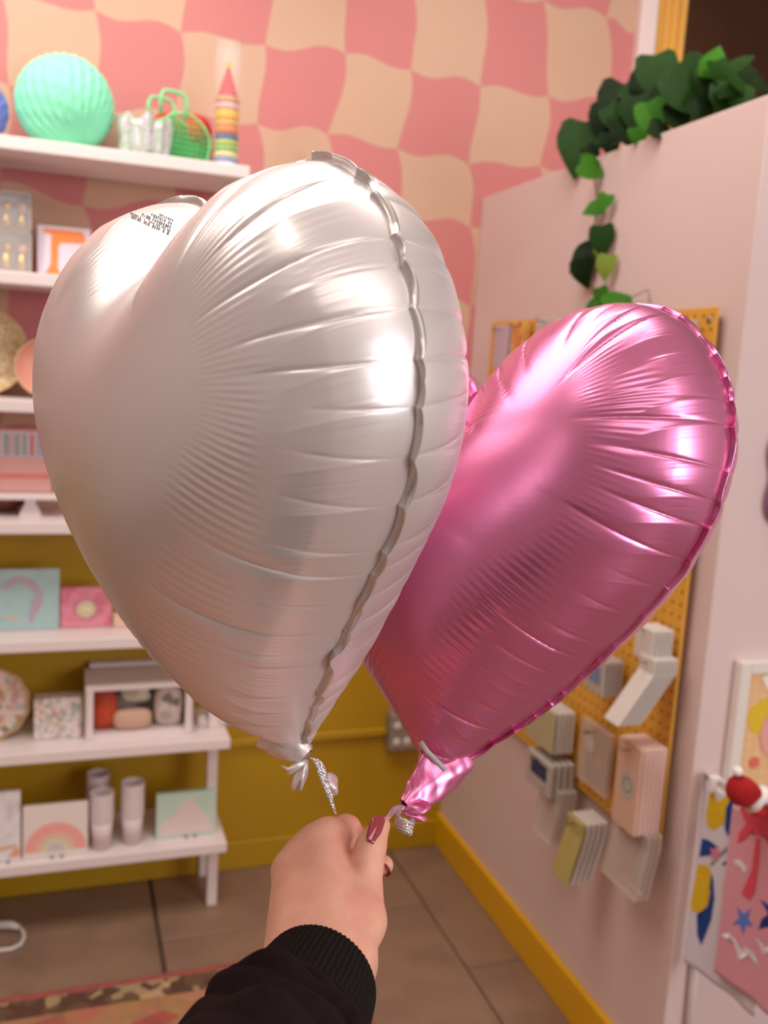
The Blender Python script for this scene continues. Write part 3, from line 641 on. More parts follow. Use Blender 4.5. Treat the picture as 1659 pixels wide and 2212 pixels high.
t = thing('wavy_mirror', 'wavy purple framed mirror painted with orange and yellow reflections on the right wall', 'mirror', (float(aty(1742, 1025, yw)[0]), yw, float(aty(1742, 1025, yw)[2])))
def wr(a): return .088+.011*math.cos(5*a-.35)
ang = np.linspace(0, 2*math.pi, 120, endpoint=False)
ob('frame', tube(nb(), [(wr(a)*math.cos(a), -.012, wr(a)*math.sin(a)*1.18) for a in ang], .0115, 14, closed=True), M('purple_frame', '9c55a0', .25), t, True)
ob('picture', plate(nb(), [(wr(a)*math.cos(a), wr(a)*math.sin(a)*1.18) for a in ang], at=-.002, th=.004), noise_mat('painted_reflection', ['f4e0b0', 'f0a040', 'e05838', 'f0c8c0', 'e8842c'], 14, .15), t)  # mirror face: its reflection of the shop is painted in as warm colours

# towels hang on a rail that sticks out of the wall
zbl = float(aty(1480, 2076, 1.39)[2]); BL = aty(1480, 2076, 1.39); BR = atz(1602, 2172, zbl)
dirv = _n(np.array([BR[0]-BL[0], BR[1]-BL[1], 0])); nv_ = _n(np.cross(dirv, np.array([0, 0, 1.])))
if nv_[0] > 0: nv_ = -nv_
TL = hit(1530, 1690, BL, nv_); zt_ = float(TL[2])
def towel(name, label, P0, wdt, ht, mat, off, seed):
    """P0: bottom far corner; u along dirv toward the camera, v up"""
    t = thing(name, label, 'tea towel', P0+nv_*off)
    def S(u, v, o=0.):
        d = .0025*math.sin(u*40+seed)*(1-.4*v/ht)+.002*math.sin(u*75+v*7+seed*2)
        q = dirv*u+np.array([0, 0, v])+nv_*(d+o); return q
    nu, nv = 40, 40; V = []; F = []
    for o in (0, -.0025):
        for j in range(nv+1):
            for i in range(nu+1): V.append(S(wdt*i/nu, ht*j/nv, o))
    K = (nu+1)*(nv+1)
    for j in range(nv):
        for i in range(nu):
            a = j*(nu+1)+i; F.append((a, a+1, a+nu+2, a+nu+1)); F.append((K+a, K+a+nu+1, K+a+nu+2, K+a+1))
    rim = [i for i in range(nu)]+[(j*(nu+1)+nu) for j in range(nv)]+[nv*(nu+1)+i for i in range(nu, 0, -1)]+[j*(nu+1) for j in range(nv, 0, -1)]
    for k in range(len(rim)): a, b2 = rim[k], rim[(k+1) % len(rim)]; F.append((a, K+a, K+b2, b2))
    mo('cloth', V, F, mat, t, True)
    return t, S
def pprint(t, S, P, mat, nm, o=.0008):
    P = np.array(P); c = P.mean(0); V = [S(*c, o)]; n = len(P); rings = 5
    for r in range(1, rings+1):
        for p in P: q = c+(p-c)*r/rings; V.append(S(q[0], q[1], o))
    F = [(0, 1+k, 1+(k+1) % n) for k in range(n)]
    for r in range(rings-1):
        for k in range(n): a = 1+r*n+k; b2 = 1+r*n+(k+1) % n; F.append((a, a+n, b2+n, b2))
    mo(nm, V, F, mat, t, True)
def uv(px, py, P0, off):
    p = hit(px, py, P0+nv_*off, nv_)-(P0+nv_*off); return (float(p@dirv), float(p[2]))
lem = thing; towm = M('towel_white', 'd9d4de', .85, sheen=.3)
P0 = BL; tl, SL = towel('tea_towel', 'white tea towel printed with yellow lemons and blue leaves', P0, .175, zt_-zbl, towm, 0, 1.)
yl = noise_mat('lemon_yellow', ['e3bf1c', 'dcb414', 'eac82c'], 160, .8, .0006, 400); bl = M('leaf_blue', '11408a', .8)
for P in ([(1537, 1692), (1580, 1712), (1566, 1780), (1545, 1793), (1528, 1785), (1524, 1765)], [(1509, 1866), (1528, 1868), (1537, 1880), (1536, 1925), (1530, 1955), (1515, 1970), (1496, 1968), (1494, 1950)], [(1575, 1880), (1580, 1885), (1570, 1940), (1563, 1962), (1560, 1930), (1564, 1900)]):
    pprint(tl, SL, [uv(*p, P0, 0) for p in P], yl, 'lemon')
for P in ([(1583, 1714), (1596, 1722), (1590, 1760), (1573, 1808), (1567, 1790), (1570, 1745)], [(1517, 1810), (1535, 1816), (1552, 1828), (1545, 1842), (1530, 1848), (1511, 1850)], [(1538, 1886), (1543, 1900), (1545, 1940), (1538, 1985), (1515, 2042), (1507, 2020), (1506, 1975), (1530, 1958), (1537, 1930)], [(1559, 1868), (1580, 1848), (1582, 1870)]):
    pprint(tl, SL, [uv(*p, P0, 0) for p in P], bl, 'leaf')
fl_ = [(1548+ (17 if k % 2 == 0 else 8)*math.cos(k*math.pi/5), 1842+(17 if k % 2 == 0 else 8)*math.sin(k*math.pi/5)*1.1) for k in range(10)]
pprint(tl, SL, [uv(*p, P0, 0) for p in fl_], M('flower_pink', 'd88098', .8), 'flower', .0014)
pprint(tl, SL, [uv(*p, P0, 0) for p in [(1535, 1866), (1560, 1838), (1586, 1815), (1588, 1822), (1562, 1846), (1540, 1870)]], M('twig_grey', '8c8c90', .8), 'twig', .0011)
OFF = .016
Pb = hit(1541, 2098, BL+nv_*OFF, nv_); zp = float(Pb[2]); Pb = Pb-nv_*OFF; 
tp, SP = towel('tea_towel', 'pink tea towel printed with a coral palm tree and white birds', Pb, .30, zt_-zp-.006, M('towel_pink', 'dc96a4', .85, sheen=.3), OFF, 2.3)
cor = M('palm_coral', 'dc4c62', .8); whp = M('bird_white', 'e8dce4', .8)
def UP(P): return [uv(*p, Pb, OFF) for p in P]
pprint(tp, SP, UP([(1631, 1810), (1640, 1812), (1638, 1860), (1628, 1930), (1617, 1944), (1602, 1932), (1622, 1880)]), cor, 'palm_trunk', .0012)
pprint(tp, SP, UP([(1600, 1745), (1612, 1728), (1625, 1738), (1645, 1722), (1662, 1740), (1680, 1760), (1672, 1790), (1690, 1830), (1672, 1840), (1655, 1812), (1640, 1806), (1618, 1800), (1608, 1815), (1594, 1822), (1598, 1800), (1612, 1780)]), cor, 'palm_crown')
pprint(tp, SP, UP([(1587, 1858), (1600, 1856), (1612, 1874), (1609, 1888), (1600, 1872), (1590, 1866)]), whp, 'bird')
pprint(tp, SP, UP([(1558, 2018), (1575, 2014), (1590, 2030), (1598, 2052), (1610, 2046), (1628, 2060), (1645, 2095), (1640, 2090), (1620, 2062), (1596, 2075), (1590, 2050), (1575, 2022)]), whp, 'bird', .0012)
pprint(tp, SP, UP([(1628, 2028), (1645, 2030), (1652, 2048), (1662, 2045), (1680, 2060), (1664, 2056), (1648, 2060), (1640, 2040)]), whp, 'bird')
bs = [(1605+ (22 if k % 2 == 0 else 9)*math.cos(k*math.pi/5+.4), 1988+(34 if k % 2 == 0 else 13)*math.sin(k*math.pi/5+.4)) for k in range(10)]
pprint(tp, SP, UP(bs), M('splash_blue', '5c7cd0', .8), 'blue_flower')
pprint(tp, SP, UP([(1640, 1943), (1665, 1955), (1690, 1950), (1700, 1990), (1670, 2000), (1637, 2008), (1645, 1985), (1662, 1975), (1655, 1955)]), M('navy_print', '1c2c78', .8), 'navy_leaf')
rk = thing('towel_rail', 'white metal towel rail holding the tea towels at the right wall', 'rail', (TL[0]+.005, YE, zt_))
ob('arm', tube(nb(), [(0, 0, .012), tuple(dirv*.42+np.array([0, 0, .012]))], .005, 10), M('rail_white', 'e8dedc', .35), rk, True)
ob('post', tube(nb(), [(.028, -.010, -.742), (.010, -.010, .012)], .0085, 12), M('rail_white'), rk, True)
for nm_, q_ in (('clip', .03), ('clip', .13), ('clip', .25)):
    c_ = dirv*q_+nv_*(.008); ob(nm_, box(nb(), c_[0]-.012, c_[0]+.010, c_[1]-.006, c_[1]+.006, -.012, .020, .002), M('rail_white'), rk)
# felt bauble / hat
hc = hit(1606, 1705, np.array([1.20, 1.24, 0]), np.array([0, 1., 0]))
t = thing('felt_hat_ornament', 'dark red felt hat ornament with white pompom above the tea towels', 'ornament', hc)
sc = 1.24/FPX*1.10
hp = [(-40, -14), (-38, 10), (-28, 26), (-8, 31), (14, 24), (32, 10), (46, -6), (30, -22), (8, -38), (-8, -34), (-26, -26)]
B = nb(); hv = []
for lay, (k, yy_) in enumerate([(.35, -.026), (.75, -.020), (.95, -.009), (1, 0), (.95, .009), (.75, .02), (.35, .026)]):
    hv.append([B.verts.new((u*sc*k, yy_, v*sc*k)) for u, v in [(a*1.22, b_*1.3) for a, b_ in hp]])
for a, b2 in zip(hv, hv[1:]):
    for k in range(len(hp)): B.faces.new((a[k], a[(k+1) % len(hp)], b2[(k+1) % len(hp)], b2[k]))
B.faces.new(hv[0]); B.faces.new(hv[-1])
o = ob('felt_hat', B, noise_mat('felt_red', ['9c0e12', 'a81418'], 200, .95, .0004, 500), t, True); o.modifiers.new('s', 'SUBSURF').levels = 2; o.modifiers['s'].render_levels = 2
fz = noise_mat('fluff_white', ['ece4e0', 'f4eeea'], 200, .95, .001, 400)
ob('pompom', ball(nb(), (-26*sc, 0, 52*sc), 13*sc, 20, 14), fz, t, True)
ob('fur_brim', tube(nb(), [(14*sc, -.01, -42*sc), (30*sc, -.012, -30*sc), (48*sc, -.01, -16*sc), (66*sc, 0, -6*sc)], [.008, .012, .013, .010], 12), fz, t, True)
ob('face', ball(nb(), (34*sc, .0, -44*sc), .017, 16, 10), M('felt_beige', 'd8b8a4', .9), t, True)
ob('scarf', ball(nb(), (46*sc, -.008, -60*sc), .012, 14, 8, (1.4, 1, .7)), M('scarf_red', 'b01c20', .9), t, True)

# ------------------------------------------------------------------ trailing plant
pt = thing('pothos_plant', 'dark green trailing pothos on top of the pink wall with a long vine', 'plant', (1.32, 1.72, ZT))
po = np.array([1.32, 1.72, ZT])
leafms = [noise_mat('leaf_%d' % i, c, 20, .5, .0006, 60, spec=.12) for i, c in enumerate([['183509', '20420d'], ['0e1c06', '152a09'], ['2f6410', '3c7412'], ['6c7c2c', '7c8c34']])]
def leaf_mesh(mi_):
    V = []; F = []; prof = [(0, .0), (.06, .26), (.14, .37), (.30, .42), (.48, .38), (.66, .27), (.82, .15), (.94, .05), (1.0, 0.0)]
    for u, hw in prof:
        back = -.12 if 0 < u < .2 else 0
        for s in (-1, -.5, 0, .5, 1):
            V.append((hw*s, u+back*abs(s), .10*abs(s)*hw*1.2-.18*u*u))
    n = 5
    for i in range(len(prof)-1):
        for j in range(4): F.append((i*n+j, i*n+j+1, (i+1)*n+j+1, (i+1)*n+j))
    me = bpy.data.meshes.new('leaf'); me.from_pydata(V, [], F); me.materials.append(leafms[mi_]); me.polygons.foreach_set('use_smooth', [True]*len(F)); me.update(); return me
lms = [leaf_mesh(i) for i in range(4)]
def leaf(p, size, down, facing, mi_=0, tw=0.):
    """p base point, down: direction of the tip, facing: direction the face looks"""
    o = bpy.data.objects.new('leaf', lms[mi_]); COL.objects.link(o); o.parent = pt
    yv = Vector(tuple(down)).normalized(); zv = Vector(tuple(facing)); zv = (zv-yv*zv.dot(yv)).normalized(); xv = yv.cross(zv)
    m = Matrix((xv, yv, zv)).transposed().to_4x4(); m = m@Matrix.Rotation(tw, 4, 'Y')
    o.matrix_local = Matrix.Translation(tuple(float(q) for q in (np.asarray(p)-po)))@m@Matrix.Diagonal((size, size, size, 1))
cr = RW[:, 0]; cu_ = RW[:, 1]; cf = RW[:, 2]
def idir(dx, dy): return cr*dx-cu_*dy
LF = [ # px, py centre, size px, tip direction (image), y depth, material
 (1420, 175, 88, (.1, 1), 1.78, 0), (1392, 205, 84, (-.4, 1), 1.86, 1), (1330, 238, 92, (-.3, 1), 1.95, 1), (1306, 268, 70, (-.1, 1), 2.0, 1), (1248, 325, 98, (-.25, 1), 2.04, 0),
 (1497, 205, 112, (.5, .8), 1.68, 0), (1465, 262, 60, (.3, 1), 1.70, 1), (1408, 262, 66, (.2, 1), 1.74, 2), (1440, 226, 70, (-.2, 1), 1.75, 1), (1543, 132, 58, (.2, -.6), 1.62, 2), (1560, 168, 62, (.4, 1), 1.60, 0),
 (1600, 178, 62, (.5, .8), 1.55, 0), (1572, 220, 74, (.1, 1), 1.58, 0), (1624, 172, 48, (.6, .6), 1.50, 1), (1596, 212, 60, (-.2, 1), 1.55, 0), (1352, 290, 60, (.5, .8), 1.86, 1), (1318, 316, 46, (.2, 1), 1.92, 1), (1366, 196, 56, (-.8, .2), 1.92, 0),
 (1525, 172, 70, (-.3, .8), 1.66, 0), (1520, 245, 56, (.6, .6), 1.63, 1), (1380, 300, 40, (.3, .8), 1.8, 2), (1345, 205, 44, (-.9, .1), 1.96, 1), (1470, 180, 52, (-.5, .5), 1.72, 1), (1645, 190, 40, (.7, .5), 1.47, 1), (1545, 205, 60, (.3, .9), 1.62, 1), (1432, 285, 50, (.8, .3), 1.72, 1), (1282, 338, 40, (.5, .6), 1.99, 1), (1335, 262, 60, (.6, .9), 1.93, 0), (1370, 250, 66, (-.1, 1), 1.85, 0)]
for px, py, s, (dx, dy), yy_, mi_ in LF:
    L_ = s/FPX*(yy_*1.12)*1.25
    d = idir(dx, dy); d = d/np.linalg.norm(d)
    c = aty(px, py, yy_); base = c-d*L_*.5
    leaf(base, L_, d-cf*.15, -cf*1.0+np.array([random.uniform(-.5, .3), 0, random.uniform(.1, .8)]), mi_)
for k in range(26):   # inner foliage on top of the wall
    x = random.uniform(1.20, 1.5); y_ = random.uniform(1.5, 1.95); d = np.array([random.uniform(-1, .6), random.uniform(-.8, .4), random.uniform(-.6, .2)])
    leaf((x, y_, ZT+random.uniform(.05, .15)), random.uniform(.045, .07), d, np.array([random.uniform(-.6, .1), -.6, 1.]), random.choice([0, 1, 1]))
xv = XP-.012
vine = [(1312, 300), (1292, 350), (1284, 380), (1290, 430), (1286, 480), (1284, 520), (1290, 560), (1275, 610), (1286, 655), (1292, 690)]
vp = [np.array([1.24, 1.92, ZT+.035])]+[atx(px, py, XP-.004 if i == 0 else xv) for i, (px, py) in enumerate(vine[1:])]
B = nb(); tube(B, [p-po for p in vp], .0017, 6)
vp2 = [atx(px, py, xv-.004) for px, py in [(1298, 360), (1292, 420), (1289, 470), (1300, 500), (1304, 545), (1310, 600), (1303, 650), (1330, 668), (1370, 640), (1400, 625), (1404, 655)]]
tube(B, [p-po for p in vp2], .0011, 6)
ob('vine', B, M('stem_green', '5c5c34', .6), pt, True)
B = nb()
for px, py, s, (dx, dy), yy_, mi_ in LF[:20:2]:
    c = aty(px, py, yy_); tube(B, [np.array([1.32, 1.74, ZT+.05])-po, (c+np.array([1.32, 1.74, ZT+.10]))/2-po+np.array([0, 0, .01]), c-po], .0014, 5)
ob('stems', B, M('stem_green', '5c5c34', .6), pt, True)
for px, py, s, (dx, dy), mi_ in [(1282, 366, 56, (1, .45), 2), (1303, 440, 38, (-.5, 1), 2), (1280, 452, 40, (-1, .3), 2), (1301, 522, 58, (.05, 1), 0), (1258, 560, 66, (-.9, .7), 1), (1262, 592, 58, (.25, 1), 1), (1308, 578, 46, (-.2, 1), 3), (1301, 640, 34, (.3, 1), 2), (1340, 650, 58, (.9, -.4), 2), (1280, 668, 44, (-.6, .4), 2), (1318, 672, 40, (.2, .8), 1), (1295, 545, 24, (.3, 1), 3)]:
    L_ = s/FPX*2.05*1.2; d = idir(dx, dy); d = d/np.linalg.norm(d); c = atx(px, py, XP-.028)
    leaf(c-d*L_*.5, L_, d, -cf+np.array([-.5, 0, .25]), mi_)
ob('pot', lathe(nb(), [(0, 0), (.055, 0), (.07, .085), (.074, .09), (.07, .095), (.064, .09), (.06, .08), (0, .08)], 32), M('pot_dark', '3a2c24', .6), pt, True, (0.02, 0.04, 0))
ob('soil', lathe(nb(), [(0, .08), (.062, .08), (.0, .086)], 24), M('soil', '2a1c14', .95), pt, False, (0.02, 0.04, 0.001))

# ------------------------------------------------------------------ foil balloons
def heart_outline(n, a, b, pw):
    t = np.linspace(0, 2*np.pi, n, endpoint=False); s = np.sin(t)
    return np.stack([16*np.sign(s)*np.abs(s)**pw, 13*np.cos(t)-a*np.cos(2*t)-b*np.cos(3*t)-np.cos(4*t)], 1)/32.
HC = np.array([0, -.06])
def heart_solve(a, b, pw, N=110):
    O = heart_outline(720, a, b, pw); V = O-HC; an = np.arctan2(V[:, 1], V[:, 0]); rd = np.hypot(V[:, 0], V[:, 1]); o = np.argsort(an); an = an[o]; rd = rd[o]
    g = np.linspace(-.62, .62, N); GX, GY = np.meshgrid(g, g, indexing='ij'); A = np.arctan2(GY-HC[1], GX-HC[0]); R = np.hypot(GX-HC[0], GY-HC[1])
    m = R < np.interp(A, np.r_[an-2*np.pi, an, an+2*np.pi], np.r_[rd, rd, rd]); u = np.zeros((N, N)); h2 = (g[1]-g[0])**2
    ii, jj = np.indices(u.shape)
    for k in range(300):
        for mm in (((ii+jj) % 2 == 0) & m, ((ii+jj) % 2 == 1) & m):
            s = np.zeros_like(u); s[1:-1, 1:-1] = (u[2:, 1:-1]+u[:-2, 1:-1]+u[1:-1, 2:]+u[1:-1, :-2]+h2)/4; u[mm] += 1.93*(s-u)[mm]
    u *= 1-.38*np.exp(-((GX-O[0, 0])**2+(GY-O[0, 1])**2)/.085**2)
    return g, u
def bil(g, u, x, y):
    d = g[1]-g[0]; i = (x-g[0])/d; j = (y-g[0])/d; i0 = np.clip(i.astype(int), 0, len(g)-2); j0 = np.clip(j.astype(int), 0, len(g)-2); a = i-i0; b = j-j0
    return u[i0, j0]*(1-a)*(1-b)+u[i0+1, j0]*a*(1-b)+u[i0, j0+1]*(1-a)*b+u[i0+1, j0+1]*a*b
def eul(a, b, c):
    ca, sa, cb, sb, cc, s_ = math.cos(a), math.sin(a), math.cos(b), math.sin(b), math.cos(c), math.sin(c)
    return np.array([[ca, -sa, 0], [sa, ca, 0], [0, 0, 1]])@np.array([[1, 0, 0], [0, cb, -sb], [0, sb, cb]])@np.array([[cc, 0, s_], [0, 1, 0], [-s_, 0, cc]])
def sstep(a, b, x): t = np.clip((x-a)/(b-a), 0, 1); return t*t*(3-2*t)
def gridfaces(nr, ns, off, flip):
    i = np.arange(nr-1)[:, None]; j = np.arange(ns)[None]; a = off+i*ns+j; b = off+i*ns+(j+1) % ns; c = b+ns; d = a+ns
    F = np.stack([a, b, c, d], -1).reshape(-1, 4); return F[:, ::-1] if flip else F
def qmesh(name, V, F, mat, parent=None):
    me = bpy.data.meshes.new(name); me.vertices.add(len(V)); me.vertices.foreach_set('co', np.asarray(V, np.float32).ravel())
    F = np.asarray(F, np.int32); me.loops.add(F.size); me.loops.foreach_set('vertex_index', F.ravel())
    me.polygons.add(len(F)); me.polygons.foreach_set('loop_start', np.arange(0, F.size, F.shape[1], dtype=np.int32)); me.polygons.foreach_set('loop_total', np.full(len(F), F.shape[1], np.int32))
    me.polygons.foreach_set('use_smooth', np.ones(len(F), bool)); me.materials.append(mat); me.update(calc_edges=True); me.validate()
    o = bpy.data.objects.new(name, me); COL.objects.link(o); o.parent = parent; return o
def heart_balloon(label, abp, pos, e, w, h, th, mat, fmat, seed, tip_to, onset, NS=1700, NR=110, ripple=1., cr_amp=1., pw_=.95, bend=(0, 0), FW=.0055):
    rg = np.random.default_rng(seed); pos = np.array(pos); Mx = eul(*e)
    g, u = heart_solve(*abp); O = heart_outline(6000, *abp); Om = O*np.array([w, h]); seg = np.hypot(*(np.roll(Om, -1, 0)-Om).T); S = np.r_[0, np.cumsum(seg)]; per = S[-1]
    s = np.linspace(0, per, NS, endpoint=False); Oc = np.r_[O, O[:1]]; Ou = np.stack([np.interp(s, S, Oc[:, 0]), np.interp(s, S, Oc[:, 1])], 1)
    q = np.linspace(0, 1, NR); r = 1-(1-q)**1.75
    rc = np.minimum(r, .93)[:, None]
    Pc = HC+(Ou[None]-HC)*rc[..., None]; G = bil(g, u, Pc[..., 0], Pc[..., 1])/(1-rc**2); hh = np.sqrt(np.maximum(G*(1-r[:, None]**2), 0))
    umax = np.sqrt(u.max()); hh = th*(hh/umax)**pw_
    P2 = (HC+(Ou[None]-HC)*r[:, None, None])*np.array([w, h])
    # creases
    cs = []; x = rg.uniform(.004, .02)
    while x < per-.012: cs.append(x); x += rg.uniform(.014, .034)
    maj = rg.random(len(cs)) < .42; so = np.zeros(NS)
    ln = np.hypot((Ou[:, 0]-HC[0])*w, (Ou[:, 1]-HC[1])*h); fr = np.zeros((NR, NS)); fb = np.zeros((NR, NS))
    # distance to, and position along, the nearest point of the seam
    Oq = (Ou*np.array([w, h]))[::2].astype(np.float32); sq = s[::2]; dm = np.zeros((NR, NS)); sn = np.zeros((NR, NS)); o2 = (Oq**2).sum(1)
    for i in range(NR):
        q2 = P2[i].astype(np.float32); D2 = o2[None]-2*q2@Oq.T; j = D2.argmin(1)
        jm = D2[np.arange(NS), (j-1) % len(Oq)]; j0 = D2[np.arange(NS), j]; jp = D2[np.arange(NS), (j+1) % len(Oq)]
        off = np.clip(.5*(jm-jp)/np.maximum(jm-2*j0+jp, 1e-12), -.5, .5)
        dm[i] = np.sqrt(np.maximum(j0+(q2**2).sum(1), 0)); sn[i] = sq[j]+off*(sq[1]-sq[0])
    sn[-1] = s; dm[-1] = 0
    for k, x0 in enumerate(cs):
        d = np.abs((sn-x0+per/2) % per-per/2); msk = (d < .022) & (dm < .14); d = d[msk]; dk = dm[msk]; sl = rg.uniform(-.10, .10); 
        for f_ in (fr, fb):
            Lk = rg.uniform(.050, .088) if maj[k] else rg.uniform(.016, .034)
            A = (rg.uniform(.0030, .0046) if maj[k] else rg.uniform(.0018, .0028))*cr_amp
            ramp = 1-sstep(Lk*.15, Lk, dk)
            f_[msk] += A*ramp*(np.exp(-d/(.0010+.010*dk))*.75+.28*np.exp(-(d/.008)**2))
        x1 = cs[(k+1) % len(cs)] if k+1 < len(cs) else cs[0]+per
        ins = (s >= x0) & (s < x1) if x1 <= per else ((s >= x0) | (s < x1-per))
        tt = ((s-x0) % per)/(x1-x0); so[ins] = (.0024*np.sin(np.pi*tt[ins])**.6)*rg.uniform(.5, 1.3)*(1 if rg.random() < .9 else -.3)
    env = np.interp(sn, np.linspace(0, per, 44), rg.uniform(0, 1, 44))
    ph = np.interp(sn, np.linspace(0, per, 24), rg.uniform(0, 4, 24)); wo = np.interp(sn, np.linspace(0, per, 30), rg.uniform(-.014, .014, 30))
    win = sstep(.020, .036, dm+wo)*(1-sstep(.052, .078, dm+wo*.6))*sstep(.12, .3, r)[:, None]
    rip = .00026*ripple*np.sin(2*np.pi*sn/.0064+ph)*win*env
    nn = np.interp(s*1000, np.arange(int(per*1000)+2), rg.normal(0, 1, int(per*1000)+2)); fine = .00020*nn[None]*(1-sstep(.004, .022, dm))
    lim = (1-r[:, None]**14)
    hF = hh-np.minimum(fr, .55*hh)+(rip+fine)*lim; hB = hh-np.minimum(fb, .55*hh)+(rip*.6+fine)*lim
    yo = so[None]*sstep(.80, 1, r)[:, None]
    F_ = np.stack([P2[..., 0], -hF+yo, P2[..., 1]], -1); B_ = np.stack([P2[..., 0], hB+yo, P2[..., 1]], -1)
    # flange
    tang = np.roll(Om_ := Ou*np.array([w, h]), -1, 0)-np.roll(Om_, 1, 0); tang /= np.hypot(*tang.T)[:, None]; out = np.stack([tang[:, 1], -tang[:, 0]], 1)
    if ((Om_+out*.01-HC)**2).sum() < ((Om_-HC)**2).sum(): out = -out
    fold = np.interp(s, np.linspace(0, per, 60), rg.uniform(-.6, 1.3, 60))
    fl = []
    for k in (-.15, .35, .75, 1.0):
        oo = FW*k*np.cos(fold*k*1.0); yy = so+FW*k*np.sin(fold*k)*.9+so*.5*k
        fl.append(np.stack([Om_[:, 0]+out[:, 0]*oo, yy, Om_[:, 1]+out[:, 1]*oo], -1))
    fl = np.array(fl)
    zt0 = O[:, 1].min()*h; tipl = np.array([0, bend[1]*zt0**2, zt0]); tgt = (np.array(tip_to)-pos)@Mx; D = tgt-tipl
    def fin(L):
        L = L+np.stack([0*L[..., 0], bend[0]*L[..., 0]**2+bend[1]*L[..., 2]**2, 0*L[..., 0]], -1)
        k = np.clip((onset+tipl[2]-L[..., 2])/onset, 0, 1.2)**1.6
        return (L+k[..., None]*D)@Mx.T
    root = thing('heart_balloon', label, 'balloon', pos)
    Fw, Bw, Lw = fin(F_), fin(B_), fin(fl)
    V = np.concatenate([Fw.reshape(-1, 3), Bw.reshape(-1, 3)]); n0 = NR*NS
    # collapse ring 0 is tiny; close it with its own quads
    Fc = np.concatenate([gridfaces(NR, NS, 0, False), gridfaces(NR, NS, n0, True)])
    body = qmesh('foil_body', V, Fc, mat, root)
    L2 = np.concatenate([Lw, Lw[::-1]+np.array([0, 0, 0])])
    sm = qmesh('seam_flange', Lw.reshape(-1, 3), gridfaces(4, NS, 0, False), fmat, root)
    sm.modifiers.new('s', 'SOLIDIFY').thickness = .00025
    return root, pos, Fw, Bw
foilW = M('white_foil', 'eae2e1', .34, .50, coat=.06, coatr=.12); foilWf = M('white_foil_seam', 'd8d2ce', .3, .6)
foilP = M('pink_foil', 'e486b4', .30, .80, coat=.15); foilPf = M('pink_foil_seam', 'dc78ac', .26, .85)
WT = atd(648, 1622, .668)
wb, wpos, WF, WB_ = heart_balloon('pearl white heart foil balloon in front, left of the pink one', (3.558, .504, 2.155), (.1097, .5909, 1.4573), (-1.1987, .1077, -.0428), .359, .4518, .1125, foilW, foilWf, 3, WT, .075, pw_=.986, bend=(-.405, .302), ripple=1.5)
PT = atd(935, 1690, .755)
pos = EYE+(np.array([.3236, .6854, 1.3866])-EYE)*1.012
pb, ppos, PF, PB_ = heart_balloon('metallic pink heart foil balloon behind the white one', (5.214, 1.905, 2.4915), pos, (-1.0537, -.1658, -.1148), .4036*1.012, .4371*1.012, .1134, foilP, foilPf, 8, PT, .10, ripple=1.5, pw_=.92, bend=(-.053, .2156), FW=.0042)
def neck(root, rpos, pts, rad, flat, mat, seed, crump, side):
    pts = np.array(pts); rg = np.random.default_rng(seed); n = 80; m = 64; tt = np.linspace(0, len(pts)-1, n)
    P = np.stack([np.interp(tt, np.arange(len(pts)), pts[:, k]) for k in range(3)], 1)
    for _ in range(6): P[1:-1] = (P[:-2]+2*P[1:-1]+P[2:])/4
    rr = np.interp(tt, np.arange(len(rad)), rad); T = np.gradient(P, axis=0); T /= np.linalg.norm(T, axis=1)[:, None]
    A = np.cross(T, side); A /= np.linalg.norm(A, axis=1)[:, None]; Bv = np.cross(T, A); th = np.linspace(0, 2*np.pi, m, endpoint=False)
    V = np.zeros((n, m, 3))
    phs = rg.uniform(0, 6, 8); 
    for i in range(n):
        k = i/n; f = 1+crump*(.10*np.sin(3*th+phs[0]+k*5)+.08*np.sin(5*th+phs[1]-k*9)+.07*np.abs(np.sin(2*th+k*14+phs[2]))+.02*np.sin(9*th+phs[3]+k*12))+crump*.08*math.sin(k*11+phs[4])
        V[i] = P[i]+A[i]*(rr[i]*f*np.cos(th))[:, None]+Bv[i]*(rr[i]*flat*f*np.sin(th))[:, None]
    return qmesh('neck', V.reshape(-1, 3)-rpos, gridfaces(n, m, 0, False), mat, root)
neck(wb, wpos, [atd(592, 1572, .674), atd(618, 1596, .671), atd(642, 1617, .668), atd(662, 1635, .666)], [.018, .0145, .0110, .0062], .8, foilW, 2, .28, RW[:, 2])
neck(pb, ppos, [atd(972, 1620, .765), atd(950, 1655, .758), atd(925, 1690, .75), atd(900, 1720, .742), atd(876, 1742, .735)], [.0225, .0205, .0155, .0115, .006], .55, foilP, 5, .55, RW[:, 2])
def petal(root, rpos, c, d, ln, wd, mat, name, seed, foldv):
    rg = random.Random(seed); V = []; F = []; c = np.array(c); d = _n(np.array(d)); n_ = _n(np.cross(d, foldv)); b_ = np.cross(d, n_); nu, nv = 14, 16
    for i in range(nu+1):
        u = i/nu; ww = wd*(.25+math.sin(math.pi*min(1, u*.95))**.7*.8)
        for j in range(nv): 
            a = 2*math.pi*j/nv; f = 1+.18*math.sin(3*a+u*6+seed)+.1*math.sin(5*a+seed*2)
            V.append(c+d*ln*u+n_*ww*f*math.cos(a)*(1 if u < 1 else .3)+b_*ww*.5*f*math.sin(a)*(1 if u < 1 else .3)-rpos)
    for i in range(nu):
        for j in range(nv): F.append((i*nv+j, i*nv+(j+1) % nv, (i+1)*nv+(j+1) % nv, (i+1)*nv+j))
    return mo(name, V, F+[tuple(range(nv))[::-1], tuple(nu*nv+k for k in range(nv))], mat, root, True)
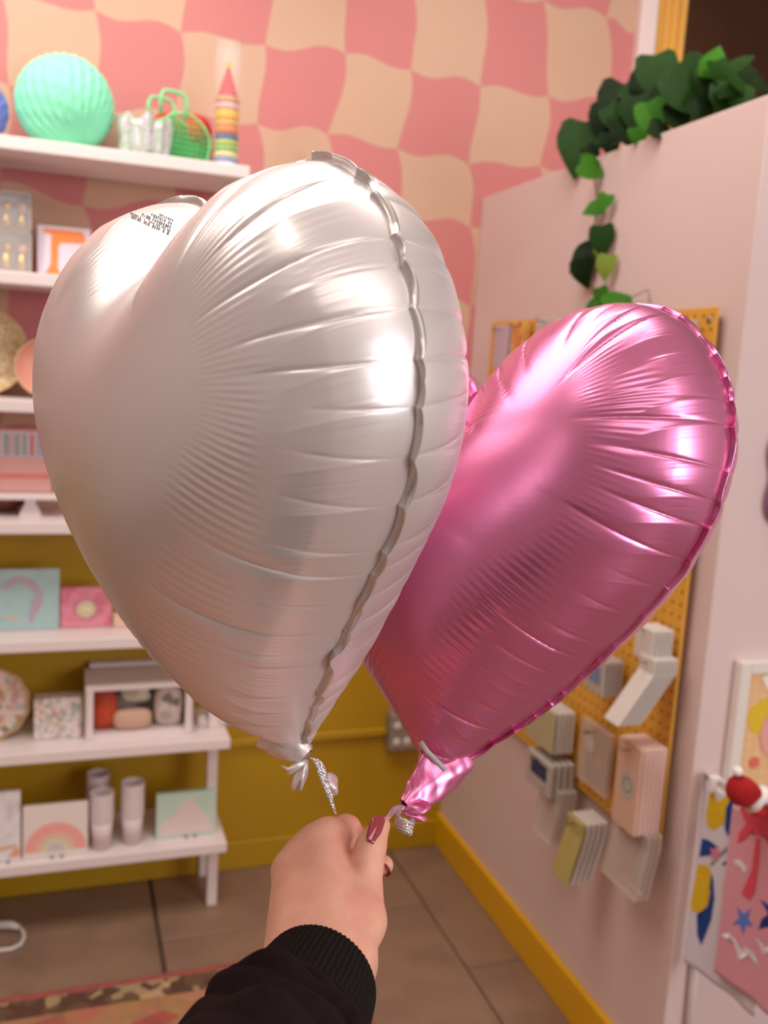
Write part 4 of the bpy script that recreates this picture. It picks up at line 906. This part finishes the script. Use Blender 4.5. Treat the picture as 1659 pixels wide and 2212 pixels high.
# tails of foil below the knots
KW = atd(664, 1642, .665)
petal(wb, wpos, KW, idir(-.45, .9)+RW[:, 2]*.1, .024, .0065, foilW, 'tail', 1, RW[:, 0])
petal(wb, wpos, KW, idir(-.85, .6), .017, .004, foilW, 'tail', 2, RW[:, 0])
petal(wb, wpos, KW, idir(-.25, 1), .022, .0048, foilW, 'tail', 4, RW[:, 0])
B = nb(); tube(B, [KW-wpos, atd(640, 1655, .664)-wpos, atd(622, 1662, .664)-wpos, atd(608, 1654, .663)-wpos], [.0022, .0025, .0016, .0006], 8); ob('tail_tip', B, foilW, wb, True)
petal(wb, wpos, atd(710, 1670, .668), idir(.25, 1), .016, .0085, foilW, 'tail_disc', 6, RW[:, 0])
KP = atd(874, 1744, .733)
petal(pb, ppos, atd(868, 1750, .732), idir(1, -.12), .022, .0085, foilP, 'tail', 3, RW[:, 1])
petal(pb, ppos, atd(872, 1756, .728), idir(.9, .25), .018, .005, foilP, 'tail', 7, RW[:, 1])
# silver label at the pink balloon's neck, printed text on both
B = nb(); q = [atd(x, y, d) for x, y, d in [(903, 1606, .722), (918, 1628, .722), (938, 1648, .722), (958, 1668, .722)]]
V = []
for p in q: V += [p-ppos, p+idir(9, -7)/FPX*.74-ppos]
lb = mo('valve_label', V, [(2*i, 2*i+1, 2*i+3, 2*i+2) for i in range(3)], M('label_silver', 'bcb6b6', .5, 0), pb, True); lb.modifiers.new('s', 'SOLIDIFY').thickness = .0004
# illegible small print on the left lobe of the white balloon
ink = M('grey_ink', '55504e', .6)
def project(Pw):
    c = (Pw-EYE)@RW; return PX+FPX*c[..., 0]/c[..., 2], PY-FPX*c[..., 1]/c[..., 2], c[..., 2]
allp = np.concatenate([WF.reshape(-1, 3), WB_.reshape(-1, 3)])+wpos
ax_, ay_, az_ = project(allp)
sel = (ax_ > 230) & (ax_ < 420) & (ay_ > 420) & (ay_ < 540); idx = np.nonzero(sel)[0]
def on_balloon(px, py):
    d = np.hypot(ax_[idx]-px, ay_[idx]-py); near = idx[d < 3.5]
    if len(near) == 0: return None
    z = az_[near].min(); near = near[az_[near] < z+.004]
    return atd(px, py, 1)*0+EYE+ray(px, py)*((allp[near]-EYE)@ray(px, py)).mean()
rgp = random.Random(3); V = []; F = []
t0 = np.array([272., 458.]); t1 = np.array([372., 503.]); dv = (t1-t0)/np.linalg.norm(t1-t0); nvv = np.array([dv[1], -dv[0]])
for row, (o_, hgt, st, a0) in enumerate([(-7, 7, 5, 14), (1, 3.2, 3.2, 0), (6, 7, 5, 34), (15, 6, 5, 52), (23, 5, 5, 68)]):
    k = a0
    while k < 104-row*1:
        if rgp.random() < .82:
            c = t0+dv*k+nvv*o_; wd = rgp.uniform(2.2, st*.8)
            qs = [on_balloon(*(c+dv*a+nvv*b)) for a, b in ((0, 0), (wd, 0), (wd, hgt), (0, hgt))]
            if all(x is not None for x in qs):
                z = [np.linalg.norm(x-EYE) for x in qs]
                if max(z)-min(z) < .02:
                    b0 = len(V); V += [x-ray(*c)*.0006-wpos for x in qs]; F.append((b0, b0+1, b0+2, b0+3))
        k += st
if V: pr = mo('printed_text', V, F, ink, wb); pr['kind'] = 'stuff'
V = []; F = []
for k in range(12):
    px, py = 640+rgp.uniform(-6, 10), 1672+k*2.6; p = [atd(px+a, py+b, .6575) for a, b in ((0, 0), (5, -1), (5, 1), (0, 2))]; b0 = len(V); V += [x-wpos for x in p]; F.append((b0, b0+1, b0+2, b0+3))
# holographic ribbons
holo = M('holographic_ribbon', 'cfcad2', .22, .85); N, L, b = nodes(holo)
tc = N.new('ShaderNodeTexCoord'); vo = N.new('ShaderNodeTexVoronoi'); vo.inputs['Scale'].default_value = 900; L.new(tc.outputs['Object'], vo.inputs['Vector'])
h_ = N.new('ShaderNodeHueSaturation'); h_.inputs['Saturation'].default_value = .28; h_.inputs['Value'].default_value = 1.3; L.new(vo.outputs['Color'], h_.inputs['Color'])
mg = N.new('ShaderNodeMix'); mg.data_type = 'RGBA'; mg.inputs[0].default_value = .45; mg.inputs[6].default_value = lin('d8d4dc'); L.new(h_.outputs[0], mg.inputs[7]); L.new(mg.outputs[2], b.inputs['Base Color'])
bp = N.new('ShaderNodeBump'); bp.inputs['Distance'].default_value = .0008; L.new(vo.outputs['Distance'], bp.inputs['Height']); L.new(bp.outputs[0], b.inputs['Normal'])
def ribbon(parent, org, pts, wid, name='ribbon'):
    """pts: (px, py, dist, width scale, twist dx, dy)"""
    V = []; F = []
    for (px, py, d, k, dx, dy) in pts:
        p = atd(px, py, d); e_ = _n(idir(dx, dy))*wid*k/2; V += [p-e_-org, p+e_-org]
    F = [(2*i, 2*i+1, 2*i+3, 2*i+2) for i in range(len(pts)-1)]
    o = mo(name, V, F, holo, parent, True); sb = o.modifiers.new('b', 'SUBSURF'); sb.levels = sb.render_levels = 2; o.modifiers.new('s', 'SOLIDIFY').thickness = .0003; return o
rb = thing('ribbon', 'silver holographic ribbon running from the white balloon into the fingers', 'ribbon', KW)
ribbon(rb, KW, [(664, 1640, .664, .3, 1, 0), (672, 1636, .661, .6, 1, .2), (684, 1640, .659, 1.0, 1, .1), (694, 1662, .658, 1.05, 1, -.2), (702, 1688, .658, .9, 1, -.3), (712, 1718, .658, .6, 1, -.3), (720, 1742, .658, .35, 1, -.3), (727, 1764, .659, .2, 1, -.3)], .0062, 'ribbon_strip')
rb2 = thing('ribbon', 'silver holographic ribbon with curled end tied to the pink balloon neck', 'ribbon', KP)
ribbon(rb2, KP, [(880, 1748, .733, .5, 0, 1), (866, 1742, .725, .9, .2, 1), (852, 1748, .71, 1, .6, 1), (840, 1762, .69, .8, 1, .2), (834, 1778, .674, .5, 1, 0), (829, 1800, .664, .4, 1, 0)], .0050, 'ribbon_strip')
ribbon(rb2, KP, [(870, 1750, .728, .8, -.2, 1), (852, 1762, .716, 1, -.2, 1), (856, 1776, .710, 1.2, -.3, 1), (876, 1786, .706, 1.25, -.3, 1), (893, 1794, .708, 1.25, -.2, 1), (896, 1786, .716, 1.2, -.2, 1), (882, 1775, .722, 1.1, -.3, 1)], .0085, 'ribbon_curl')

# ------------------------------------------------------------------ the hand and arm
def caps(P, a, b, ra, rb):
    ba = b-a; h = np.clip(((P-a)@ba)/(ba@ba), 0, 1); return np.linalg.norm(P-a-h[..., None]*ba, axis=-1)-(ra+(rb-ra)*h)
def smin(a, b, k): h = np.clip(.5+.5*(b-a)/k, 0, 1); return b+(a-b)*h-k*h*(1-h)
def surface_nets(D, o, st):
    S = D < 0; nx, ny, nz = D.shape; c = [S[i:nx-1+i, j:ny-1+j, k:nz-1+k] for i in (0, 1) for j in (0, 1) for k in (0, 1)]
    cnt = sum(x.astype(int) for x in c); act = (cnt > 0) & (cnt < 8); idx = -np.ones(act.shape, int); idx[act] = np.arange(act.sum()); I = np.argwhere(act)
    acc = np.zeros((len(I), 3)); n = np.zeros(len(I)); offs = np.array([(i, j, k) for i in (0, 1) for j in (0, 1) for k in (0, 1)])
    for a in range(8):
        for b in range(a+1, 8):
            if np.abs(offs[a]-offs[b]).sum() != 1: continue
            A = I+offs[a]; B2 = I+offs[b]; da = D[tuple(A.T)]; db = D[tuple(B2.T)]; m = (da < 0) != (db < 0); t = np.where(m, da/(da-db+1e-12), 0)
            acc[m] += (A+(B2-A)*t[:, None])[m]; n += m
    V = o+acc/n[:, None]*st; F = []
    for ax in range(3):
        sl0 = [slice(None)]*3; sl1 = [slice(None)]*3; sl0[ax] = slice(0, -1); sl1[ax] = slice(1, None)
        ch = np.argwhere(S[tuple(sl0)] != S[tuple(sl1)]); u_, v_ = [(1, 2), (2, 0), (0, 1)][ax]
        ch = ch[(ch[:, u_] > 0) & (ch[:, v_] > 0) & (ch[:, u_] < D.shape[u_]-1) & (ch[:, v_] < D.shape[v_]-1)]
        eu = np.eye(3, dtype=int)[u_]; ev = np.eye(3, dtype=int)[v_]
        q = np.stack([idx[tuple((ch-eu-ev).T)], idx[tuple((ch-ev).T)], idx[tuple(ch.T)], idx[tuple((ch-eu).T)]], 1)
        ins = S[tuple(ch.T)]; q[~ins] = q[~ins][:, ::-1]; F.append(q)
    return V, np.concatenate(F)
person = thing('person', 'hand in black ribbed cuff and dark sleeve pinching both balloon ribbons', 'person', atd(700, 1960, .64))
porg = np.array(person.location)
J = lambda px, py, d: atd(px, py, d)
W1, W2_, W3 = J(640, 2085, .600), J(700, 2075, .604), J(742, 2082, .606)
MP, MR_, MM, MI = J(630, 1884, .652), J(656, 1856, .656), J(684, 1830, .658), J(712, 1812, .661)
palm = [(W1, MP, .0150, .0120), (W1, MR_, .016, .0125), (W2_, MM, .0175, .0130), (W2_, MI, .0175, .0125), (W3, J(722, 1935, .640), .0165, .0140),
        (W3, J(776, 1990, .628), .0158, .0150), (J(776, 1990, .628), J(782, 1930, .640), .0150, .0125), (W2_, J(705, 1930, .655), .020, .022), (W1, J(655, 1930, .66), .017, .018), (J(740, 1900, .662), J(690, 1900, .672), .014, .016),
        (J(560, 2310, .535), W1, .024, .0155), (J(560, 2310, .535), W3, .024, .0165), (J(560, 2310, .535), W2_, .026, .018)]
fingers = {
 'thumb': [(J(784, 1940, .638), J(792, 1868, .642), .0125, .0104), (J(792, 1868, .642), J(801, 1830, .6445), .0104, .0098), (J(801, 1830, .6445), J(822, 1784, .648), .0098, .0066)],
 'index': [(MI, J(748, 1793, .678), .0122, .0100), (J(748, 1793, .678), J(772, 1828, .680), .0100, .0088), (J(772, 1828, .680), J(812, 1812, .668), .0086, .0066)],
 'middle': [(MM, J(712, 1812, .694), .0118, .0098), (J(712, 1812, .694), J(772, 1850, .697), .0096, .0086), (J(772, 1850, .697), J(829, 1869, .684), .0085, .0068)],
 'ring': [(MR_, J(660, 1848, .700), .0115, .0098), (J(660, 1848, .700), J(712, 1892, .705), .0096, .0086), (J(712, 1892, .705), J(760, 1908, .685), .0085, .0070)],
 'little': [(MP, J(636, 1890, .692), .0105, .0088), (J(636, 1890, .692), J(680, 1928, .698), .0086, .0076), (J(680, 1928, .698), J(725, 1935, .682), .0076, .0064)]}
ends = np.array([p for c in palm for p in c[:2]]+[p for f in fingers.values() for c in f for p in c[:2]])
st = .00135; lo = ends.min(0)-.03; hi = ends.max(0)+.03
lo = np.maximum(lo, J(600, 2330, .50).min()*0+lo); n = np.ceil((hi-lo)/st).astype(int)
gx, gy, gz = [lo[k]+st*np.arange(n[k]) for k in range(3)]
P = np.stack(np.meshgrid(gx, gy, gz, indexing='ij'), -1).astype(np.float32)
D = None
for c in palm:
    d = caps(P, *c); D = d if D is None else smin(D, d, .010)
for kp, kr in ((J(627, 1880, .652), .0122), (J(653, 1851, .656), .0128), (J(681, 1826, .658), .0134), (J(712, 1808, .661), .0130)): D = smin(D, np.linalg.norm(P-(kp-ray(670, 1850)*.001), axis=-1)-kr, .004)
for nm, ch in fingers.items():
    f = None
    for c in ch: d = caps(P, *c); f = d if f is None else smin(f, d, .0035)
    D = smin(D, f, .0035 if nm == 'thumb' else .003)
V, F = surface_nets(D, lo, st)
skin = noise_mat('skin', ['dfa288', 'e6ae96', 'e09c86'], 26, .42, .00025, 420, detail=4, sss=.18)
skin.node_tree.nodes['Principled BSDF'].inputs['Subsurface Radius'].default_value = (.012, .005, .003)
hd = qmesh('hand', V-porg, F, skin, person)
sm = hd.modifiers.new('smooth', 'SMOOTH'); sm.factor = .5; sm.iterations = 5
# nails
nailm = M('nail_varnish', '96303c', .12, coat=.8)
def nail(c, tipdir, face, L_, W_, name='nail'):
    c = np.array(c); t_ = _n(np.array(tipdir)); f_ = np.array(face); f_ = _n(f_-t_*(f_@t_)); s_ = np.cross(t_, f_); V = []; F = []; nu, nv = 12, 10
    for lay in (0, 1):
        for i in range(nu+1):
            u = i/nu; ww = W_*(.80+.25*math.sin(math.pi*min(u*.8, 1)))*(1 if u < .70 else math.sqrt(max(0.002, 1-((u-.70)/.30)**2)))*(1 if u > .12 else .75+.25*u/.12)
            for j in range(nv+1):
                v = (j/nv-.5)*2; V.append(c+t_*(L_*(u-.5))+s_*(ww*.5*v)+f_*(.0011-.0028*(v*ww/W_)**2-.0012*(u-.4)**2*2-.0009*lay)-porg)
    K = (nu+1)*(nv+1)
    for i in range(nu):
        for j in range(nv): a = i*(nv+1)+j; F += [(a, a+1, a+nv+2, a+nv+1), (K+a, K+a+nv+1, K+a+nv+2, K+a+1)]
    rim = [j for j in range(nv)]+[i*(nv+1)+nv for i in range(nu)]+[nu*(nv+1)+j for j in range(nv, 0, -1)]+[i*(nv+1) for i in range(nu, 0, -1)]
    for k in range(len(rim)): a, b = rim[k], rim[(k+1) % len(rim)]; F.append((a, K+a, K+b, b))
    return mo(name, V, F, nailm, hd, True)
nail(J(817, 1793, .6385), J(830, 1760, .6450)-J(806, 1822, .6370), -RW[:, 2]+RW[:, 0]*.55, .0205, .0125)
nail(J(838, 1874, .6815), J(843, 1884, .678)-J(832, 1866, .684), -RW[:, 2]*.2+RW[:, 0]*1.0-RW[:, 1]*.1, .0125, .0085)
# cuff and sleeve: loops round the forearm
def armloops(cs, prof, n=240):
    """cs: centre px,py,d ; returns rings"""
    return None
axd = _n(J(560, 2300, .535)-J(698, 2075, .602)); U_ = _n(np.cross(axd, RW[:, 2])); W_ = np.cross(axd, U_)
def loft(name, cen, rad, fn, mat, n, m, parent, th=.002):
    cen = np.array(cen); t = np.linspace(0, len(cen)-1, m); Pc = np.stack([np.interp(t, np.arange(len(cen)), cen[:, k]) for k in range(3)], 1); rr = np.interp(t, np.arange(len(rad)), rad)
    for _ in range(int(m/8)): Pc[1:-1] = (Pc[:-2]+2*Pc[1:-1]+Pc[2:])/4; rr[1:-1] = (rr[:-2]+2*rr[1:-1]+rr[2:])/4
    a = np.linspace(0, 2*np.pi, n, endpoint=False); V = np.zeros((m, n, 3))
    for i in range(m): R = rr[i]+fn(i/(m-1), a); V[i] = Pc[i]+U_*(R*np.cos(a))[:, None]+W_*(R*np.sin(a))[:, None]
    o = qmesh(name, V.reshape(-1, 3)-porg, gridfaces(m, n, 0, False), mat, parent); s = o.modifiers.new('s', 'SOLIDIFY'); s.thickness = th; s.offset = -1; return o
knit = noise_mat('black_rib_knit', ['15100d', '1a1411'], 300, .95, .0003, 900, spec=.2)
slv = noise_mat('dark_sweatshirt', ['1c1010', '201214', '180d0d'], 60, .95, .0004, 1400, spec=.15)
ribf = lambda u, a: .0011*(np.abs(np.sin(a*34))**.6)-.0045*max(0, 1-u/.10)**2*.4+.0010*math.sin(u*3)
loft('cuff', [J(694, 2112, .600), J(668, 2160, .587), J(638, 2215, .570), J(608, 2270, .553)], [.0330, .0350, .0355, .0340], ribf, knit, 68*10, 60, person, .0028)
def folds(u, a):
    k = max(0., min(1., u/.10)); s_ = math.sin(k*math.pi/2)
    return s_*(.0034*np.sin(2*a+u*5+1.0)+.0026*np.sin(5*a-u*22)+.0042*np.abs(np.sin(2*a+u*26+.6))**.7+.0018*np.sin(9*a+u*6)*(1-k*.3))+.004*math.sin(u*26)*.35
loft('sleeve', [J(642, 2248, .570), J(628, 2262, .562), J(606, 2300, .548), J(575, 2370, .528), J(525, 2500, .49), J(400, 2640, .45), J(330, 2900, .42)], [.0350, .0440, .0500, .0520, .058, .060, .062], folds, slv, 220, 200, person, .003)
